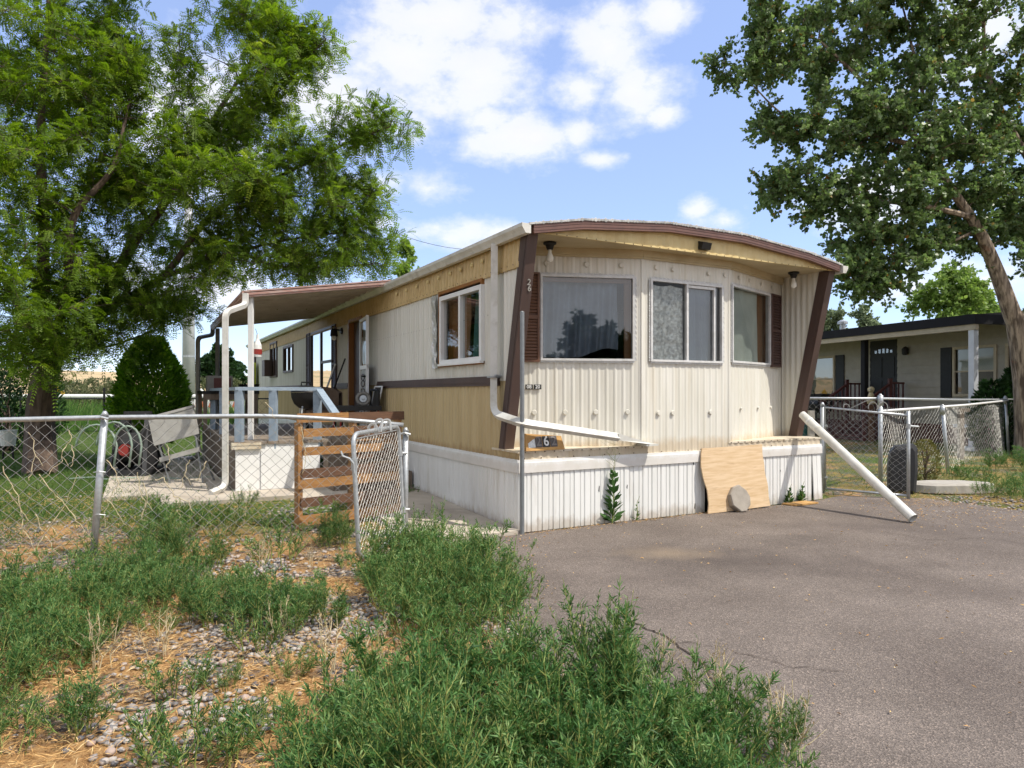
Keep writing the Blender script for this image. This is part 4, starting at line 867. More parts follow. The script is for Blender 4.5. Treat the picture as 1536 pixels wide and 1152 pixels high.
# stepping stone
mb = MB(); nn = (H(-.12, -1, .30)-H(0, 0, 0)).normalized(); c = H(2.74, -.20, .158); a_ = nn.cross(Vector((0, 0, 1))).normalized(); b_ = a_.cross(nn).normalized()
if b_.z < 0: b_ = -b_
out = [(-.13, .05), (-.07, .13), (.02, .155), (.11, .085), (.145, .01), (.13, -.08), (.05, -.155), (-.02, -.155), (-.12, -.075)]
fr = [c + a_*x*-1 + b_*y for x, y in out]; fr2 = [c + a_*x*-.93 + b_*y*.93 + nn*.012 for x, y in out]; bk = [p - nn*.065 for p in fr]; k = len(out)
mb.add(fr2 + fr + bk, [tuple(range(k))] + [(i, (i+1) % k, k+(i+1) % k, k+i) for i in range(k)] + [(k+i, k+(i+1) % k, 2*k+(i+1) % k, 2*k+i) for i in range(k)] + [tuple(range(3*k-1, 2*k-1, -1))])
tag(mb.build('stepping_stone', M['stone'], loc=H(2.74, -.2, 0)), 'round edged concrete stepping stone propped on edge against the plywood', 'stone')
mb = MB(); Pb = lambda a, b, z: H(3.55+a+.3*b, -.12-b, .01+z); mb.box(Pb, 0, .40, -.02, .14, 0, .018); tag(mb.build('loose_board', M['boardyellow'], loc=H(3.7, -.2, 0)), 'short yellow brown board lying flat on the asphalt beside the skirting', 'board')
# loose white pipe
t = thing('loose_downspout', 'long white downspout length leaning from the front ledge down to the asphalt', 'pipe', (4.11, 7.09, 0)); e0, e1 = Vector((3.60, 8.52, 1.08)), Vector((4.13, 7.07, .055)); mb = MB()
mb.tube([e0, e0.lerp(e1, .06), e1], [.046, .052, .052], 10, cap=False); mb.tube([e0, e1], .047, 10, cap=False); mb.build('pipe', M['gutter'], t, smooth=True)
mb = MB(); d_ = (e1-e0).normalized(); mb.tube([e0+d_*.14, e0+d_*.165], .056, 10); mb.build('collar', M['white'], t)
# ------------------------------------------------------------------ chain link
def chainlink(mb, P, L, z0, z1, pitch=.085, r=.0017, jit=.006, seed=1):
    """P(a,z); z0,z1 functions of a."""
    rs = random.Random(seed); h = pitch/2; na = int(L/h); nodes = {}
    zl, zh = min(z0(0), z0(L)), max(z1(0), z1(L)); nz = int((zh-zl)/h)+1
    for i in range(na+1):
        for j in range(nz+1):
            if (i+j) % 2: continue
            a = i*h; b0, b1 = z0(a), z1(a); z = b0 + (b1-b0)*j/nz
            nodes[i, j] = P(a+rs.gauss(0, jit), z+rs.gauss(0, jit*.7))
    for (i, j), p in nodes.items():
        for di in (-1, 1):
            q = nodes.get((i+di, j+1))
            if q is not None: mb.tube([p, q], r, 3, cap=False)
        if j == nz or (j == nz-1 and (i, nz) not in nodes): mb.tube([p, p+Vector((rs.uniform(-.01, .01), 0, .035))], r, 3, cap=False)
def lerp2(A, B, t): return Vector((A[0]+(B[0]-A[0])*t, A[1]+(B[1]-A[1])*t))
FA, FB, FC = (-6.4, 4.45), (-3.38, 5.65), (-1.03, 6.5)
t = thing('chain_link_fence', 'long chain link fence with a galvanised top rail across the weedy front yard', 'fence', (-3.38, 5.65, 0))
def rail_z(x): return 1.10 + (x+6.4)/(3.02)*.045 if x < -3.38 else 1.145 - .10*max(0, (x+2.3)/1.27)**1.5*(1 if x > -2.3 else 0)
pts = []
for A, B in ((FA, FB), (FB, FC)):
    for k in range(12): p = lerp2(A, B, k/12); pts.append((p.x, p.y, rail_z(p.x)))
pe = lerp2(FB, FC, 1.0); pts.append((pe.x, pe.y, rail_z(pe.x)))
mb = MB(); mb.tube(pts, .021, 10); mb.build('top_rail', M['galv'], t, smooth=True)
for A, B, sd in ((FA, FB, 1), (FB, FC, 2)):
    L = math.dist(A, B); mb = MB(); nv = Vector((-(B[1]-A[1]), B[0]-A[0]))/L
    def P(a, z, A=A, B=B, L=L, nv=nv):
        p = lerp2(A, B, a/L); bow = .05*noise.noise((a*.9, z*1.2, sd))+.03*math.sin(a*1.7); return Vector((p.x+nv.x*bow-.01, p.y+nv.y*bow-.02, z))
    chainlink(mb, P, L, lambda a: -.02+.02*math.sin(a*3), lambda a, A=A, B=B, L=L: rail_z(lerp2(A, B, a/L).x)-.03-.02*abs(math.sin(a*1.3)), .098, .002, .0045, sd); mb.build('wire_mesh', M['wire'], t)
for (x, y), lean, zt in ((FA, .0, 1.1), (FB, .075, 1.17), ((FC[0]+.02, FC[1]+.03), .0, .99)):
    mb = MB(); mb.tube([(x-lean*.6, y-.05, -.1), (x+lean*.4, y+.0, zt)], .028, 10); mb.tube([(x+lean*.4, y, zt-.01), (x+lean*.4, y, zt+.03)], [.034, .012], 10); oP = mb.build('post', M['galv'], t, smooth=True)
    mb = MB()
    for k in range(12): pass
    mb.tube([(x+lean*.4-.045, y-.035, zt-.03), (x+lean*.4, y-.045, zt-.02), (x+lean*.4+.05, y-.035, zt-.035)], .012, 6); mb.build('clamp', M['galv'], oP)
    for zz in ((.35, .7) if lean else ()): mb = MB(); mb.tube([(x-.03, y-.055, zz), (x+.02, y-.06, zz+.01), (x+.06, y-.04, zz)], .004, 5); mb.build('tie_wire', M['galv'], oP)
# gate of the left fence, swung open
GA, GB = (-1.235, 5.44), (-1.04, 6.46)
t = thing('chain_link_gate', 'small chain link gate swung open and sagging in front of the wooden pallet', 'gate', (*GA, 0))
LG = math.dist(GA, GB)
def PG(a, z):
    p = lerp2(GA, GB, a/LG); k = z-.5; return Vector((p.x-.055*k*1.0, p.y+.03*k, z))
zb = lambda a: .035+.0*a; ztg = lambda a: 1.02+.015*a
mb = MB(); mb.tube(rounded([PG(.5, .03), PG(0, .03), PG(0, 1.02), PG(LG, 1.035), PG(LG, .05), PG(.5, .03)], .10), .019, 10); mb.build('tube_frame', M['galv'], t, smooth=True)
mb = MB(); chainlink(mb, PG, LG, lambda a: .05, lambda a: .98, .066, .0012, .0022, 9); mb.build('wire_mesh', M['wire'], t)
mb = MB()
for a0, a1, z0, z1 in ((.02, LG-.02, .98, 1.0), (.02, LG-.02, .06, .075), (.03, .03, .06, .98), (LG-.03, LG-.03, .06, 1.0)): mb.tube([PG(a0, z0), PG(a1, z1)], .005, 5)
mb.build('tension_bar', M['galv'], t)
mb = MB(); q = PG(0, .80); mb.tube([q+Vector((-.10, -.03, .09)), q+Vector((-.085, -.03, .05)), q+Vector((-.03, -.03, .03)), q+Vector((.0, -.022, -.01)), q+Vector((.005, -.022, -.09))], .009, 6); mb.tube([q+Vector((0, 0, -.06)), q+Vector((0, 0, .03))], .026, 8); mb.build('latch', M['galv'], t)
for z in (.25, .78):
    q = PG(LG, z); mb = MB(); mb.tube([q+Vector((-.03, .0, 0)), q+Vector((.06, .03, 0))], .012, 6); mb.tube([q+Vector((0, 0, -.025)), q+Vector((0, 0, .025))], .027, 8); mb.build('hinge', M['galv'], t)
for k in range(5):
    mb = MB(); a = k*.045; q = PG(.45+a*2, 1.03); h_ = (.04, .075, .03, .065, .035)[k]; mb.tube(rounded([q+Vector((-.06+.03*(k % 2), .02, -.04)), q+Vector((-.05+.02*(k % 3), 0, h_)), q+Vector((.01+.03*(k % 2), -.02, h_+.02)), q+Vector((.045-.02*(k % 3), -.03, -.02))], .04), .013, 4, sx=.35); tag(mb.build('white_strap', M['white'], loc=q), 'curled white plastic strap tied over the top bar of the open front gate', 'strap', 'white straps on the front gate')
# pallet panel
t = thing('wooden_pallet', 'upright slatted wooden pallet in orange and dark brown boards behind the chain link gate', 'pallet', (-1.65, 7.0, 0))
A0, A1 = Vector((-2.06, 6.62)), Vector((-1.19, 7.40)); LPt = (A1-A0).length; dd = (A1-A0)/LPt; nn2 = Vector((dd.y, -dd.x))
PP = lambda a, b, z: Vector((A0.x+dd.x*a+nn2.x*b, A0.y+dd.y*a+nn2.y*b, z+.02))
mb = MB(); 
for a in (0, LPt*.5, LPt-.045): 
    mb = MB(); mb.box(PP, a, a+.045, -.09, 0, .0, 1.04); mb.build('upright', M['pallet'], t)
for i, (z0, z1, a0, a1, mm) in enumerate(((1.04, 1.13, -.02, LPt*.45, 'pallet'), (1.04, 1.13, LPt*.45+.003, LPt+.02, 'palletdark'), (.90, .98, .045, LPt*.5, 'pallet'), (.88, .99, LPt*.5, LPt-.05, 'palletdark'), (.72, .80, .045, LPt*.8, 'pallet'), (.50, .59, .03, LPt*.9, 'palletdark'), (.40, .49, -.01, LPt, 'pallet'), (.22, .31, .02, LPt-.03, 'palletdark'), (.04, .14, .0, LPt, 'pallet'))):
    mb = MB(); mb.box(PP, a0, a1, .002+.001*(i % 3), .022, z0, z1); mb.build('slat', M[mm], t)
for i, (z0, z1) in enumerate(((.78, .92), (.62, .74), (.46, .60), (.28, .42), (.12, .24))):
    mb = MB(); mb.box(PP, LPt*.5, LPt-.03, -.112, -.092, z0, z1); mb.build('slat', M['palletdark' if i % 2 else 'pallet'], t)
# dry vines in the fence
def fp(px, py, A=FB, B=FC):
    if px < 152: A, B = FA, FB
    r = (px-768)/F_; dx, dy = B[0]-A[0], B[1]-A[1]; k = (r*A[1]-A[0])/(dx-r*dy); Y = A[1]+dy*k-.05
    return at(px, py, Y)
VN = [[(5, 700), (12, 722), (28, 742), (34, 790), (45, 812), (52, 825)], [(105, 645), (106, 662), (92, 678), (93, 692), (75, 708), (60, 722)], [(60, 712), (80, 738), (95, 755), (110, 775), (128, 795), (140, 812)], [(160, 690), (175, 712), (178, 730), (160, 748), (158, 790)], [(160, 748), (178, 770), (190, 788)], [(205, 710), (210, 735), (218, 752), (214, 778), (221, 782)], [(214, 725), (222, 745), (212, 775)], [(232, 720), (245, 716), (256, 732), (262, 745), (270, 750), (266, 768), (274, 788)], [(262, 745), (280, 752), (292, 770)], [(282, 690), (278, 705), (276, 722), (268, 735)], [(310, 690), (300, 715), (292, 720)], [(250, 668), (255, 690), (250, 702)], [(40, 842), (60, 815), (75, 790), (98, 755), (116, 712)], [(0, 826), (30, 832), (70, 826), (100, 815)], [(44, 720), (50, 705), (52, 660), (42, 648)], [(398, 605), (406, 612), (412, 628)], [(452, 640), (456, 670), (460, 690), (452, 712)], [(108, 670), (110, 690), (106, 700)], [(8, 735), (30, 760), (33, 775)], [(55, 770), (58, 790), (62, 798)], [(68, 806), (78, 820), (90, 832)]]
for i, v in enumerate(VN):
    b = [fp(*q) for q in v]; pts = []
    for a, c in zip(b[:-1], b[1:]):
        for k in range(4): q = a.lerp(c, k/4); pts.append(q + Vector((noise.noise(q*22), noise.noise(q*22+Vector((5, 0, 0))), noise.noise(q*22+Vector((0, 9, 0)))))*.022)
    pts.append(b[-1]); mb = MB(); m_ = len(pts); mb.tube(pts, [.0040-.0022*k/m_ for k in range(m_)], 5)
    if m_ > 10: q = pts[m_//2]; mb.tube([q, q+Vector((.03, 0, -.03)), q+Vector((.05, .01, -.08))], .002, 4)
    tag(mb.build('dry_vine', M['vine'], loc=pts[0]), 'pale dry vine stem twisted through the wire of the long chain link fence', 'vine', 'dry vines in the fence')
# ------------------------------------------------------------------ right hand yard
RA_, RB_, RL_ = (5.27, 9.86), (10.9, 15.1), (3.7, 10.15)
t = thing('yard_fence', 'chain link fence of the neighbouring yard with leaning posts and a slumped mesh', 'fence', (*RA_, 0))
mb = MB(); mb.tube([(*RL_, 1.27), (*RA_, 1.265), (8.2, 12.6, 1.22), (*RB_, 1.20), (13.4, 15.6, 1.19)], .018, 8); mb.build('top_rail', M['galv'], t, smooth=True)
mb = MB(); mb.tube([(RA_[0]+.02, RA_[1]-.04, 1.085), (8.3, 12.6, 1.12), (10.8, 14.95, 1.18)], .021, 8); mb.build('fallen_rail', M['vinyl'], t, smooth=True)
for A, B, zt, sd in ((RL_, RA_, 1.25, 5), (RA_, RB_, 1.10, 6), (RB_, (13.4, 15.6), 1.15, 7)):
    L = math.dist(A, B); mb = MB()
    chainlink(mb, lambda a, z, A=A, B=B, L=L: Vector((*(lerp2(A, B, a/L) + Vector((.06*math.sin(a*2.1+z*2), .05*math.sin(a*1.7)))), z)), L, lambda a: .02, lambda a, zt=zt: zt, .11, .0014, .008, sd); mb.build('wire_mesh', M['wire'], t)
for (x, y), lx, zt in ((RA_, 0, 1.30), (RB_, -.08, 1.25), ((7.35, 11.6), -.10, 1.12), (RL_, 0, 1.27)):
    mb = MB(); mb.tube([(x, y-.04, -.1), (x+lx, y-.04, zt)], .03, 10); oP = mb.build('post', M['galv'], t, smooth=True)
    mb = MB(); mb.tube([(x+lx, y-.04, zt-.14), (x+lx, y-.04, zt+.01)], .037, 10); mb.tube([(x+lx, y-.04, zt), (x+lx, y-.04, zt+.035)], [.034, .012], 10); mb.build('cap', M['galv'], oP, smooth=True)
# right gate
G0, G1 = Vector((4.22, 9.33)), Vector((5.0, 8.66)); LG2 = (G1-G0).length
t = thing('yard_gate', 'open chain link yard gate with a scrolled wire on its top bar', 'gate', (G0.x, G0.y, 0))
PG2 = lambda a, z: Vector((*(G0.lerp(G1, a/LG2)), z))
mb = MB(); mb.tube([PG2(.03, .04), PG2(.03, 1.15), PG2(LG2, 1.06)], .019, 8); mb.tube([PG2(LG2, 1.12), PG2(LG2, .0)], .021, 8); mb.tube([PG2(.03, .05), PG2(LG2, .05)], .016, 8); mb.build('tube_frame', M['galv'], t, smooth=True)
mb = MB(); chainlink(mb, PG2, LG2, lambda a: .06, lambda a: 1.10-.08*a/LG2, .085, .0018, .006, 12); mb.build('wire_mesh', M['wire'], t)
mb = MB(); mb.tube([PG2(.30, 1.16) + Vector((.04*math.cos(k*.7), 0, .04*math.sin(k*.7))) for k in range(9)], .006, 5); mb.tube([PG2(.33, 1.13), PG2(.48, 1.21), PG2(.6, 1.27)], .006, 5)
for a in (.62, .74): mb.tube([PG2(a, 1.10) + Vector((.06*math.cos(k*.5-.6), 0, .06+.07*math.sin(k*.5-.6))) for k in range(9)], .006, 5)
mb.build('scroll_wire', M['wire'], t)
mb = MB(); q = PG2(LG2, .93); mb.tube([q, q+Vector((.14, .03, -.01))], .014, 6); mb.tube([q+Vector((0, 0, -.03)), q+Vector((0, 0, .03))], .028, 8); mb.build('latch', M['galv'], t)
mb = MB(); mb.tube([(G0.x, G0.y, -.1), (G0.x, G0.y, 1.17)], .028, 10); mb.tube([(G0.x, G0.y, 1.17), (G0.x, G0.y, 1.22)], [.036, .01], 10); oP = mb.build('post', M['galv'], t, smooth=True)
mb = MB()
for z in (.2, .9): mb.tube([PG2(-.02, z), PG2(.06, z)], .02, 8)
mb.build('hinge', M['galv'], oP)
mb = MB(); X0, Y0 = 4.16, 9.55; mb.box(lambda a, b, z: Vector((X0+a, Y0+b, z)), -.035, .035, -.035, .035, -.1, 1.10); mb.box(lambda a, b, z: Vector((X0+a, Y0+b, z)), -.035, .16, -.05, -.035, .84, .92)
tag(mb.build('wooden_stake', M['slab'], loc=(X0, Y0, 0)), 'short pale square stake standing just behind the gate hinge post', 'stake')
# black slab, stone slab
c = Vector((5.30, 9.30, 0)); PBk = lambda a, b, z: c + Vector((a*.94+b*.34+.10*(.65-z)*-.6, -a*.34+b*.94, z))
mb = MB()
ov = [(-.15, 0), (.17, 0), (.18, .3), (.16, .60), (.12, .66), (-.10, .63), (-.16, .55), (-.175, .3)]
k = len(ov); fr = [PBk(x, -.06, z) for x, z in ov]; bk = [PBk(x, .07, z) for x, z in ov]; ce = [PBk(x*.8, -.085, z*.86+.04) for x, z in ov]
mb.add(ce + fr + bk, [tuple(range(k))] + [(i, (i+1) % k, k+(i+1) % k, k+i) for i in range(k)] + [(k+i, k+(i+1) % k, 2*k+(i+1) % k, 2*k+i) for i in range(k)] + [tuple(range(3*k-1, 2*k-1, -1))])
mb.box(PBk, -.015, .015, -.10, -.085, .06, .56); tag(mb.build('black_cushion', M['blackplastic'], loc=c), 'black padded slab standing on end behind the open yard gate', 'cushion')
mb = MB(); c = Vector((5.98, 9.42, 0)); n = 18
def sl(an, k): 
    r = 1 + .16*noise.noise((math.cos(an)*1.7, math.sin(an)*1.7, 4)); return c + Vector((.60*r*k*math.cos(an), .26*r*k*math.sin(an), 0))
lo = [sl(2*PI*i/n, 1) + Vector((0, 0, .0)) for i in range(n)]; up = [sl(2*PI*i/n, .97) + Vector((0, 0, .10+.02*noise.noise((i*.7, 2, 2)))) for i in range(n)]; tp = [sl(2*PI*i/n, .85) + Vector((0, 0, .125+.02*noise.noise((i*.5, 4, 2)))) for i in range(n)]
mb.add(lo + up + tp, [(i, (i+1) % n, n+(i+1) % n, n+i) for i in range(n)] + [(n+i, n+(i+1) % n, 2*n+(i+1) % n, 2*n+i) for i in range(n)] + [tuple(range(2*n, 3*n))])
tag(mb.build('stone_slab', M['slab'], loc=c), 'low pale flat stone slab lying at the edge of the driveway', 'stone')
# ------------------------------------------------------------------ neighbouring house
NQ = Vector((10.75, 16.0)); nd = Vector((-.295, .955)).normalized(); nn_ = Vector((nd.y, -nd.x))
PN = lambda a, b, z: Vector((NQ.x + nd.x*a + nn_.x*b, NQ.y + nd.y*a + nn_.y*b, z))    # a along wall (away), b behind eave
t = thing('neighbour_house', 'low pale sided house with a dark fascia, porch posts and a black front door', 'house', PN(3, 3, 0))
WB = 1.5; A0_, A1_ = -6, 9.5
def lap(mb, P, a0, a1, z0, z1, hgt, openings):
    z = z0
    while z < z1 - 1e-3:
        zt = min(z+hgt, z1); xs = sorted(set([a0, a1] + [o for op in openings for o in op[:2] if op[2] < zt and op[3] > z]))
        for x0, x1 in zip(xs[:-1], xs[1:]):
            m = (x0+x1)/2; zz0, zz1 = z, zt; skip = False
            for op in openings:
                if op[0] < m < op[1] and op[2] < zt and op[3] > z: skip = True
            if skip: continue
            mb.poly(P(x0, -.02, z), P(x1, -.02, z), P(x1, 0, zt), P(x0, 0, zt)); mb.poly(P(x0, 0, z), P(x1, 0, z), P(x1, -.02, z), P(x0, -.02, z))
        z = zt
NW = lambda a, b, z: PN(a, WB+b, z)
nops = [(.62, 1.72, 1.3, 2.5), (3.55, 4.54, .9, 2.9), (-.9, .3, 1.3, 2.5), (6.0, 7.6, 1.1, 2.5)]
mb = MB(); lap(mb, NW, A0_, A1_, .5, 3.12, .2, nops); mb.build('wall', M['nbwall'], t)
mb = MB(); mb.box(NW, A0_, A1_, -.03, .02, .0, .5); mb.build('skirting', M['darkred'], t)
mb = MB(); mb.poly(NW(A0_, .25, 0), NW(A1_, .25, 0), NW(A1_, .25, 3.2), NW(A0_, .25, 3.2)); mb.poly(PN(A1_, WB, 0), PN(A1_, WB+5, 0), PN(A1_, WB+5, 3.2), PN(A1_, WB, 3.2)); mb.poly(PN(A0_, WB, 0), PN(A0_, WB+5, 0), PN(A0_, WB+5, 3.2), PN(A0_, WB, 3.2)); mb.build('interior', M['interior'], t)
mb = MB(); RZ = 3.06
mb.hexa([PN(-.12, -.1, RZ+.02), PN(A1_, -.1, RZ+.02), PN(A1_, 4.2, 3.48), PN(-.12, 4.2, 3.48), PN(-.12, -.1, RZ+.1), PN(A1_, -.1, RZ+.1), PN(A1_, 4.2, 3.56), PN(-.12, 4.2, 3.56)])
mb.hexa([PN(A0_, 1.1, RZ+.02), PN(-.12, 1.1, RZ+.02), PN(-.12, 4.2, 3.48), PN(A0_, 4.2, 3.48), PN(A0_, 1.1, RZ+.1), PN(-.12, 1.1, RZ+.1), PN(-.12, 4.2, 3.56), PN(A0_, 4.2, 3.56)])
oR = mb.build('roof', M['nbroof'], t)
mb = MB(); q = PN(6.4, 2.2, 3.4); mb.lathe(q, [(.09, -.05), (.09, .22), (.16, .22), (.16, .30), (.06, .36), (0, .36)], 14); mb.build('vent', M['galv'], oR)
mb = MB(); mb.box(PN, -.14, A1_, -.13, -.102, RZ-.12, RZ+.11); mb.box(PN, -.14, -.122, -.10, 1.1, RZ-.12, RZ+.11); mb.box(PN, A0_, -.14, 1.07, 1.098, RZ-.12, RZ+.11); mb.build('fascia', M['nbfascia'], t)
mb = MB(); mb.box(PN, -.12, A1_, -.09, .02, RZ-.25, RZ-.11); mb.poly(PN(-.12, .02, RZ-.1), PN(A1_, .02, RZ-.1), PN(A1_, WB, RZ+.06), PN(-.12, WB, RZ+.06)); mb.build('soffit', M['nbtrim'], t)
mb = MB(); mb.box(PN, -.07, .07, -.07, .07, .1, RZ-.25); oP = mb.build('porch_post', M['nbwhite'], t); mb = MB(); mb.box(PN, -.14, .14, -.14, .14, .0, .1); mb.box(PN, -.03, .5, -.03, .03, .52, .60); mb.build('bracket', M['nbwhite'], oP)
mb = MB(); mb.box(PN, 3.43, 3.57, .2, .34, .0, RZ-.1); mb.build('porch_post', M['nbfascia'], t)
mb = MB(); mb.box(NW, 3.55, 4.54, .0, .05, .9, 2.9); 
for a0, a1, z0, z1 in ((3.65, 4.0, 1.0, 1.7), (4.1, 4.44, 1.0, 1.7), (3.65, 4.0, 1.8, 2.4), (4.1, 4.44, 1.8, 2.4)): mb.box(NW, a0, a1, -.015, -.0, z0, z1)
oDn = mb.build('front_door', M['black'], t); mb = MB()
for k in range(5): a = 3.72+.14*k; mb.box(NW, a, a+.08, -.012, -.001, 2.52, 2.60+.05*math.sin(k*PI/4))
mb.build('pane', M['dullglass'], oDn)
mb = MB(); q = NW(3.2, -.10, 2.45); mb.lathe(q, [(.03, .2), (.09, .14), (.08, .0), (.05, -.03), (0, -.03)], 8); mb.tube([NW(3.2, 0, 2.62), NW(3.2, -.1, 2.65)], .015, 6); mb.build('porch_lamp', M['black'], t)
for (a0, a1, z0, z1) in (nops[0], nops[2], nops[3]):
    mb = MB(); frame_boxes(mb, NW, (a0-.05, a1+.05, z0-.05, z1+.05), .07, -.05, -.0); mb.box(NW, a0, a1, -.04, -.005, (z0+z1)/2-.02, (z0+z1)/2+.02); oW = mb.build('window', M['nbtrim'], t)
    mb = MB(); mb.poly(NW(a0, .012, z0), NW(a1, .012, z0), NW(a1, .012, z1), NW(a0, .012, z1)); mb.build('pane', M['dullglass'], oW)
    mb = MB(); mb.poly(NW(a0, .06, (z0+z1)/2), NW(a1, .06, (z0+z1)/2), NW(a1, .06, z1), NW(a0, .06, z1)); mb.build('blind', M['blind'], oW)
for a0, a1, z0, z1 in ((1.80, 2.12, 1.22, 2.55), (5.55, 5.9, 1.05, 2.55)): 
    mb = MB(); mb.box(NW, a0, a1, -.05, -.022, z0, z1); mb.build('shutter', M['black'], t)
# red steps
t = thing('red_steps', 'dark red wooden porch steps with slatted side rails at the black door', 'steps', PN(4, .6, 0))
mb = MB()
for k in range(4): mb.box(PN, 3.3, 4.8, .9-.28*k-.3 if False else 1.16-.3*k, 1.46-.3*k, .68-.2*k, .72-.2*k)
mb.box(PN, 3.3, 4.8, -.05, 1.45, .02, .05); mb.build('tread', M['darkred'], t)
for a in (3.25, 4.85):
    mb = MB(); mb.bar(PN(a, 1.4, 1.62), PN(a, .9, 1.62), .08, .05); mb.bar(PN(a, .95, 1.62), PN(a, .0, 1.05), .08, .05)
    for k in range(9): b = .1+.16*k; zt = 1.05+.6*min(1, b/.95); mb.bar(PN(a, b, .1), PN(a, b, zt), .035, .035)
    mb.bar(PN(a, .92, 0), PN(a, .92, 1.75), .09, .09); mb.bar(PN(a, .0, 0), PN(a, .0, 1.15), .09, .09); mb.build('side_rail', M['darkred'], t)
t = thing('porch_ornament', 'small pale animal shaped ornament on the red porch steps', 'ornament', PN(3.15, .3, .6)); mb = MB()
q = PN(3.1, .1, 1.02); mb.lathe(q, [(.0, 0), (.10, .02), (.11, .14), (.07, .28), (.05, .33)], 12); mb.build('body', M['vine'], t, smooth=True); mb = MB(); mb.lathe(q+Vector((0, 0, .32)), [(.03, 0), (.08, .05), (.09, .12), (.05, .17), (.0, .18)], 12); mb.tube([q+Vector((-.05, -.06, .40)), q+Vector((-.10, -.14, .38))], [.045, .03], 8); mb.build('head', M['vine'], t, smooth=True)
mb = MB(); mb.bar(PN(3.1, .1, 0), PN(3.1, .1, 1.02), .12, .12); tag(mb.build('ornament_plinth', M['palletdark'], loc=PN(3.1, .1, 0)), 'narrow brown wooden plinth under the pale ornament by the porch steps', 'plinth')
# barrel grill by neighbour wall
t = thing('barrel_grill', 'wide black barrel grill with two lid handles under the far porch window', 'grill', PN(6.4, .8, 0)); mb = MB()
mb.tube([PN(5.6, .8, 1.0), PN(7.4, .8, 1.0)], .32, 14); mb.build('barrel', M['black'], t); mb = MB()
for a in (6.0, 7.0): mb.tube([PN(a-.12, .62, 1.24), PN(a-.12, .58, 1.42), PN(a+.12, .58, 1.42), PN(a+.12, .62, 1.24)], .015, 6)
mb.build('handle', M['black'], t)
for a in (5.8, 7.2):
    for b in (.6, 1.0):
        mb = MB(); mb.tube([PN(a, b, .8), PN(a, b, 0)], .025, 6); mb.build('leg', M['black'], t)
# white pvc stub post near fence, green tub
c = Vector((9.15, 14.0, 0)); mb = MB(); Pw = lambda a, b, z: c + Vector((a, b, z)); mb.box(Pw, -.045, .045, -.045, .045, 0, 1.02); mb.box(Pw, -.06, .16, -.05, .05, .96, 1.03); tag(mb.build('pale_stub_post', M['oldwood'], loc=c), 'short weathered wooden post with a cross piece standing behind the slumped fence', 'post')
c = PN(5.2, -.5, 0); t = thing('teal_bin', 'low teal plastic tub in front of the red steps', 'tub', c); mb = MB(); mb.lathe(c, [(.22, 0), (.28, .34), (.30, .34), (.30, .38), (.25, .38)], 14); mb.build('tub', mat('teal_plastic', (.03, .16, .15), rough=.5), t); mb = MB(); mb.lathe(c, [(.0, .385), (.24, .375)], 14); mb.build('lid', M['blackplastic'], t)
# ------------------------------------------------------------------ left yard things
t = thing('leaning_metal_stand', 'grey metal panel tilted on thin folding legs beside the deck', 'stand', (-4.6, 9.6, 0))
c = Vector((-4.42, 9.35, .08)); PM = lambda a, b, z: c + Vector((a*.95 - z*.22, b + a*.2, z + a*.27))
mb = MB(); mb.box(PM, -.29, .29, -.02, .02, .63, .98); mb.box(PM, -.29, .29, -.03, .05, .985, 1.02); mb.build('panel', M['greymetal'], t)
mb = MB(); mb.box(PM, -.26, .26, -.02, .02, .40, .46); mb.build('crossbar', M['greymetal'], t)
for a, b, x in ((-.24, 0, .06), (.24, 0, .05), (-.2, .35, .1), (.22, .35, .1)):
    mb = MB(); mb.tube([PM(a, 0, .66), c + Vector((a*.95-.08+x, b*.9+.05, -.02))], .013, 6); mb.build('leg', M['greypole'], t)
t = thing('hose_cart', 'black hose reel cart with a red hub and loose green hose on the lawn', 'hose reel', (-5.75, 10.6, .08)); c = Vector((-5.72, 10.5, .08))
mb = MB()
for sx in (-.28, .28):
    mb.bar(c+Vector((sx, -.35, 0)), c+Vector((sx*.5, .0, .95)), .06, .06); mb.bar(c+Vector((sx, .35, 0)), c+Vector((sx*.5, .0, .95)), .06, .06)
mb.bar(c+Vector((-.2, 0, .95)), c+Vector((.2, 0, .95)), .07, .07); mb.box(lambda a, b, z: c+Vector((a, b, z)), -.30, .30, -.33, .33, .0, .12); mb.bar(c+Vector((-.14, 0, .9)), c+Vector((-.3, -.1, .75)), .05, .05); mb.build('frame', M['blackplastic'], t)
mb = MB(); mb.tube([c+Vector((-.16, 0, .42)), c+Vector((.16, 0, .42))], .24, 16); mb.tube([c+Vector((-.20, 0, .42)), c+Vector((-.16, 0, .42))], .34, 18); mb.tube([c+Vector((.16, 0, .42)), c+Vector((.20, 0, .42))], .34, 18); oRl = mb.build('reel', M['blackplastic'], t)
mb = MB(); mb.disc(c+Vector((.0, -.345, .42)), (0, -1, .1), .10, .05, 14); mb.bar(c+Vector((0, -.3, .42)), c+Vector((0, 0, .42)), .06, .06); mb.build('hub', M['red'], oRl)
mb = MB()
for k, (cx_, r1, r2) in enumerate(((-.38, .30, .42), (-.12, .26, .46), (.08, .2, .40))):
    mb.tube([c+Vector((cx_+r1*math.cos(a), -.42+.03*math.sin(a*2), .38+r2*math.sin(a))) for a in [PI*i/12 - .45*(i in (0, 12)) for i in range(13)]], .016, 6)
mb.tube([c+Vector((-.7+.13*i, -.55+.1*math.sin(i*.9), .02+.005*i % .02)) for i in range(18)], .014, 6); mb.build('hose', M['hose'], t, smooth=True)
t = thing('white_bucket', 'small white bucket on the lawn at the far left', 'bucket', at(12, 652, 13.2)); c = Vector((at(12, 652, 13.2).x, 13.2, .08)); t.location = c
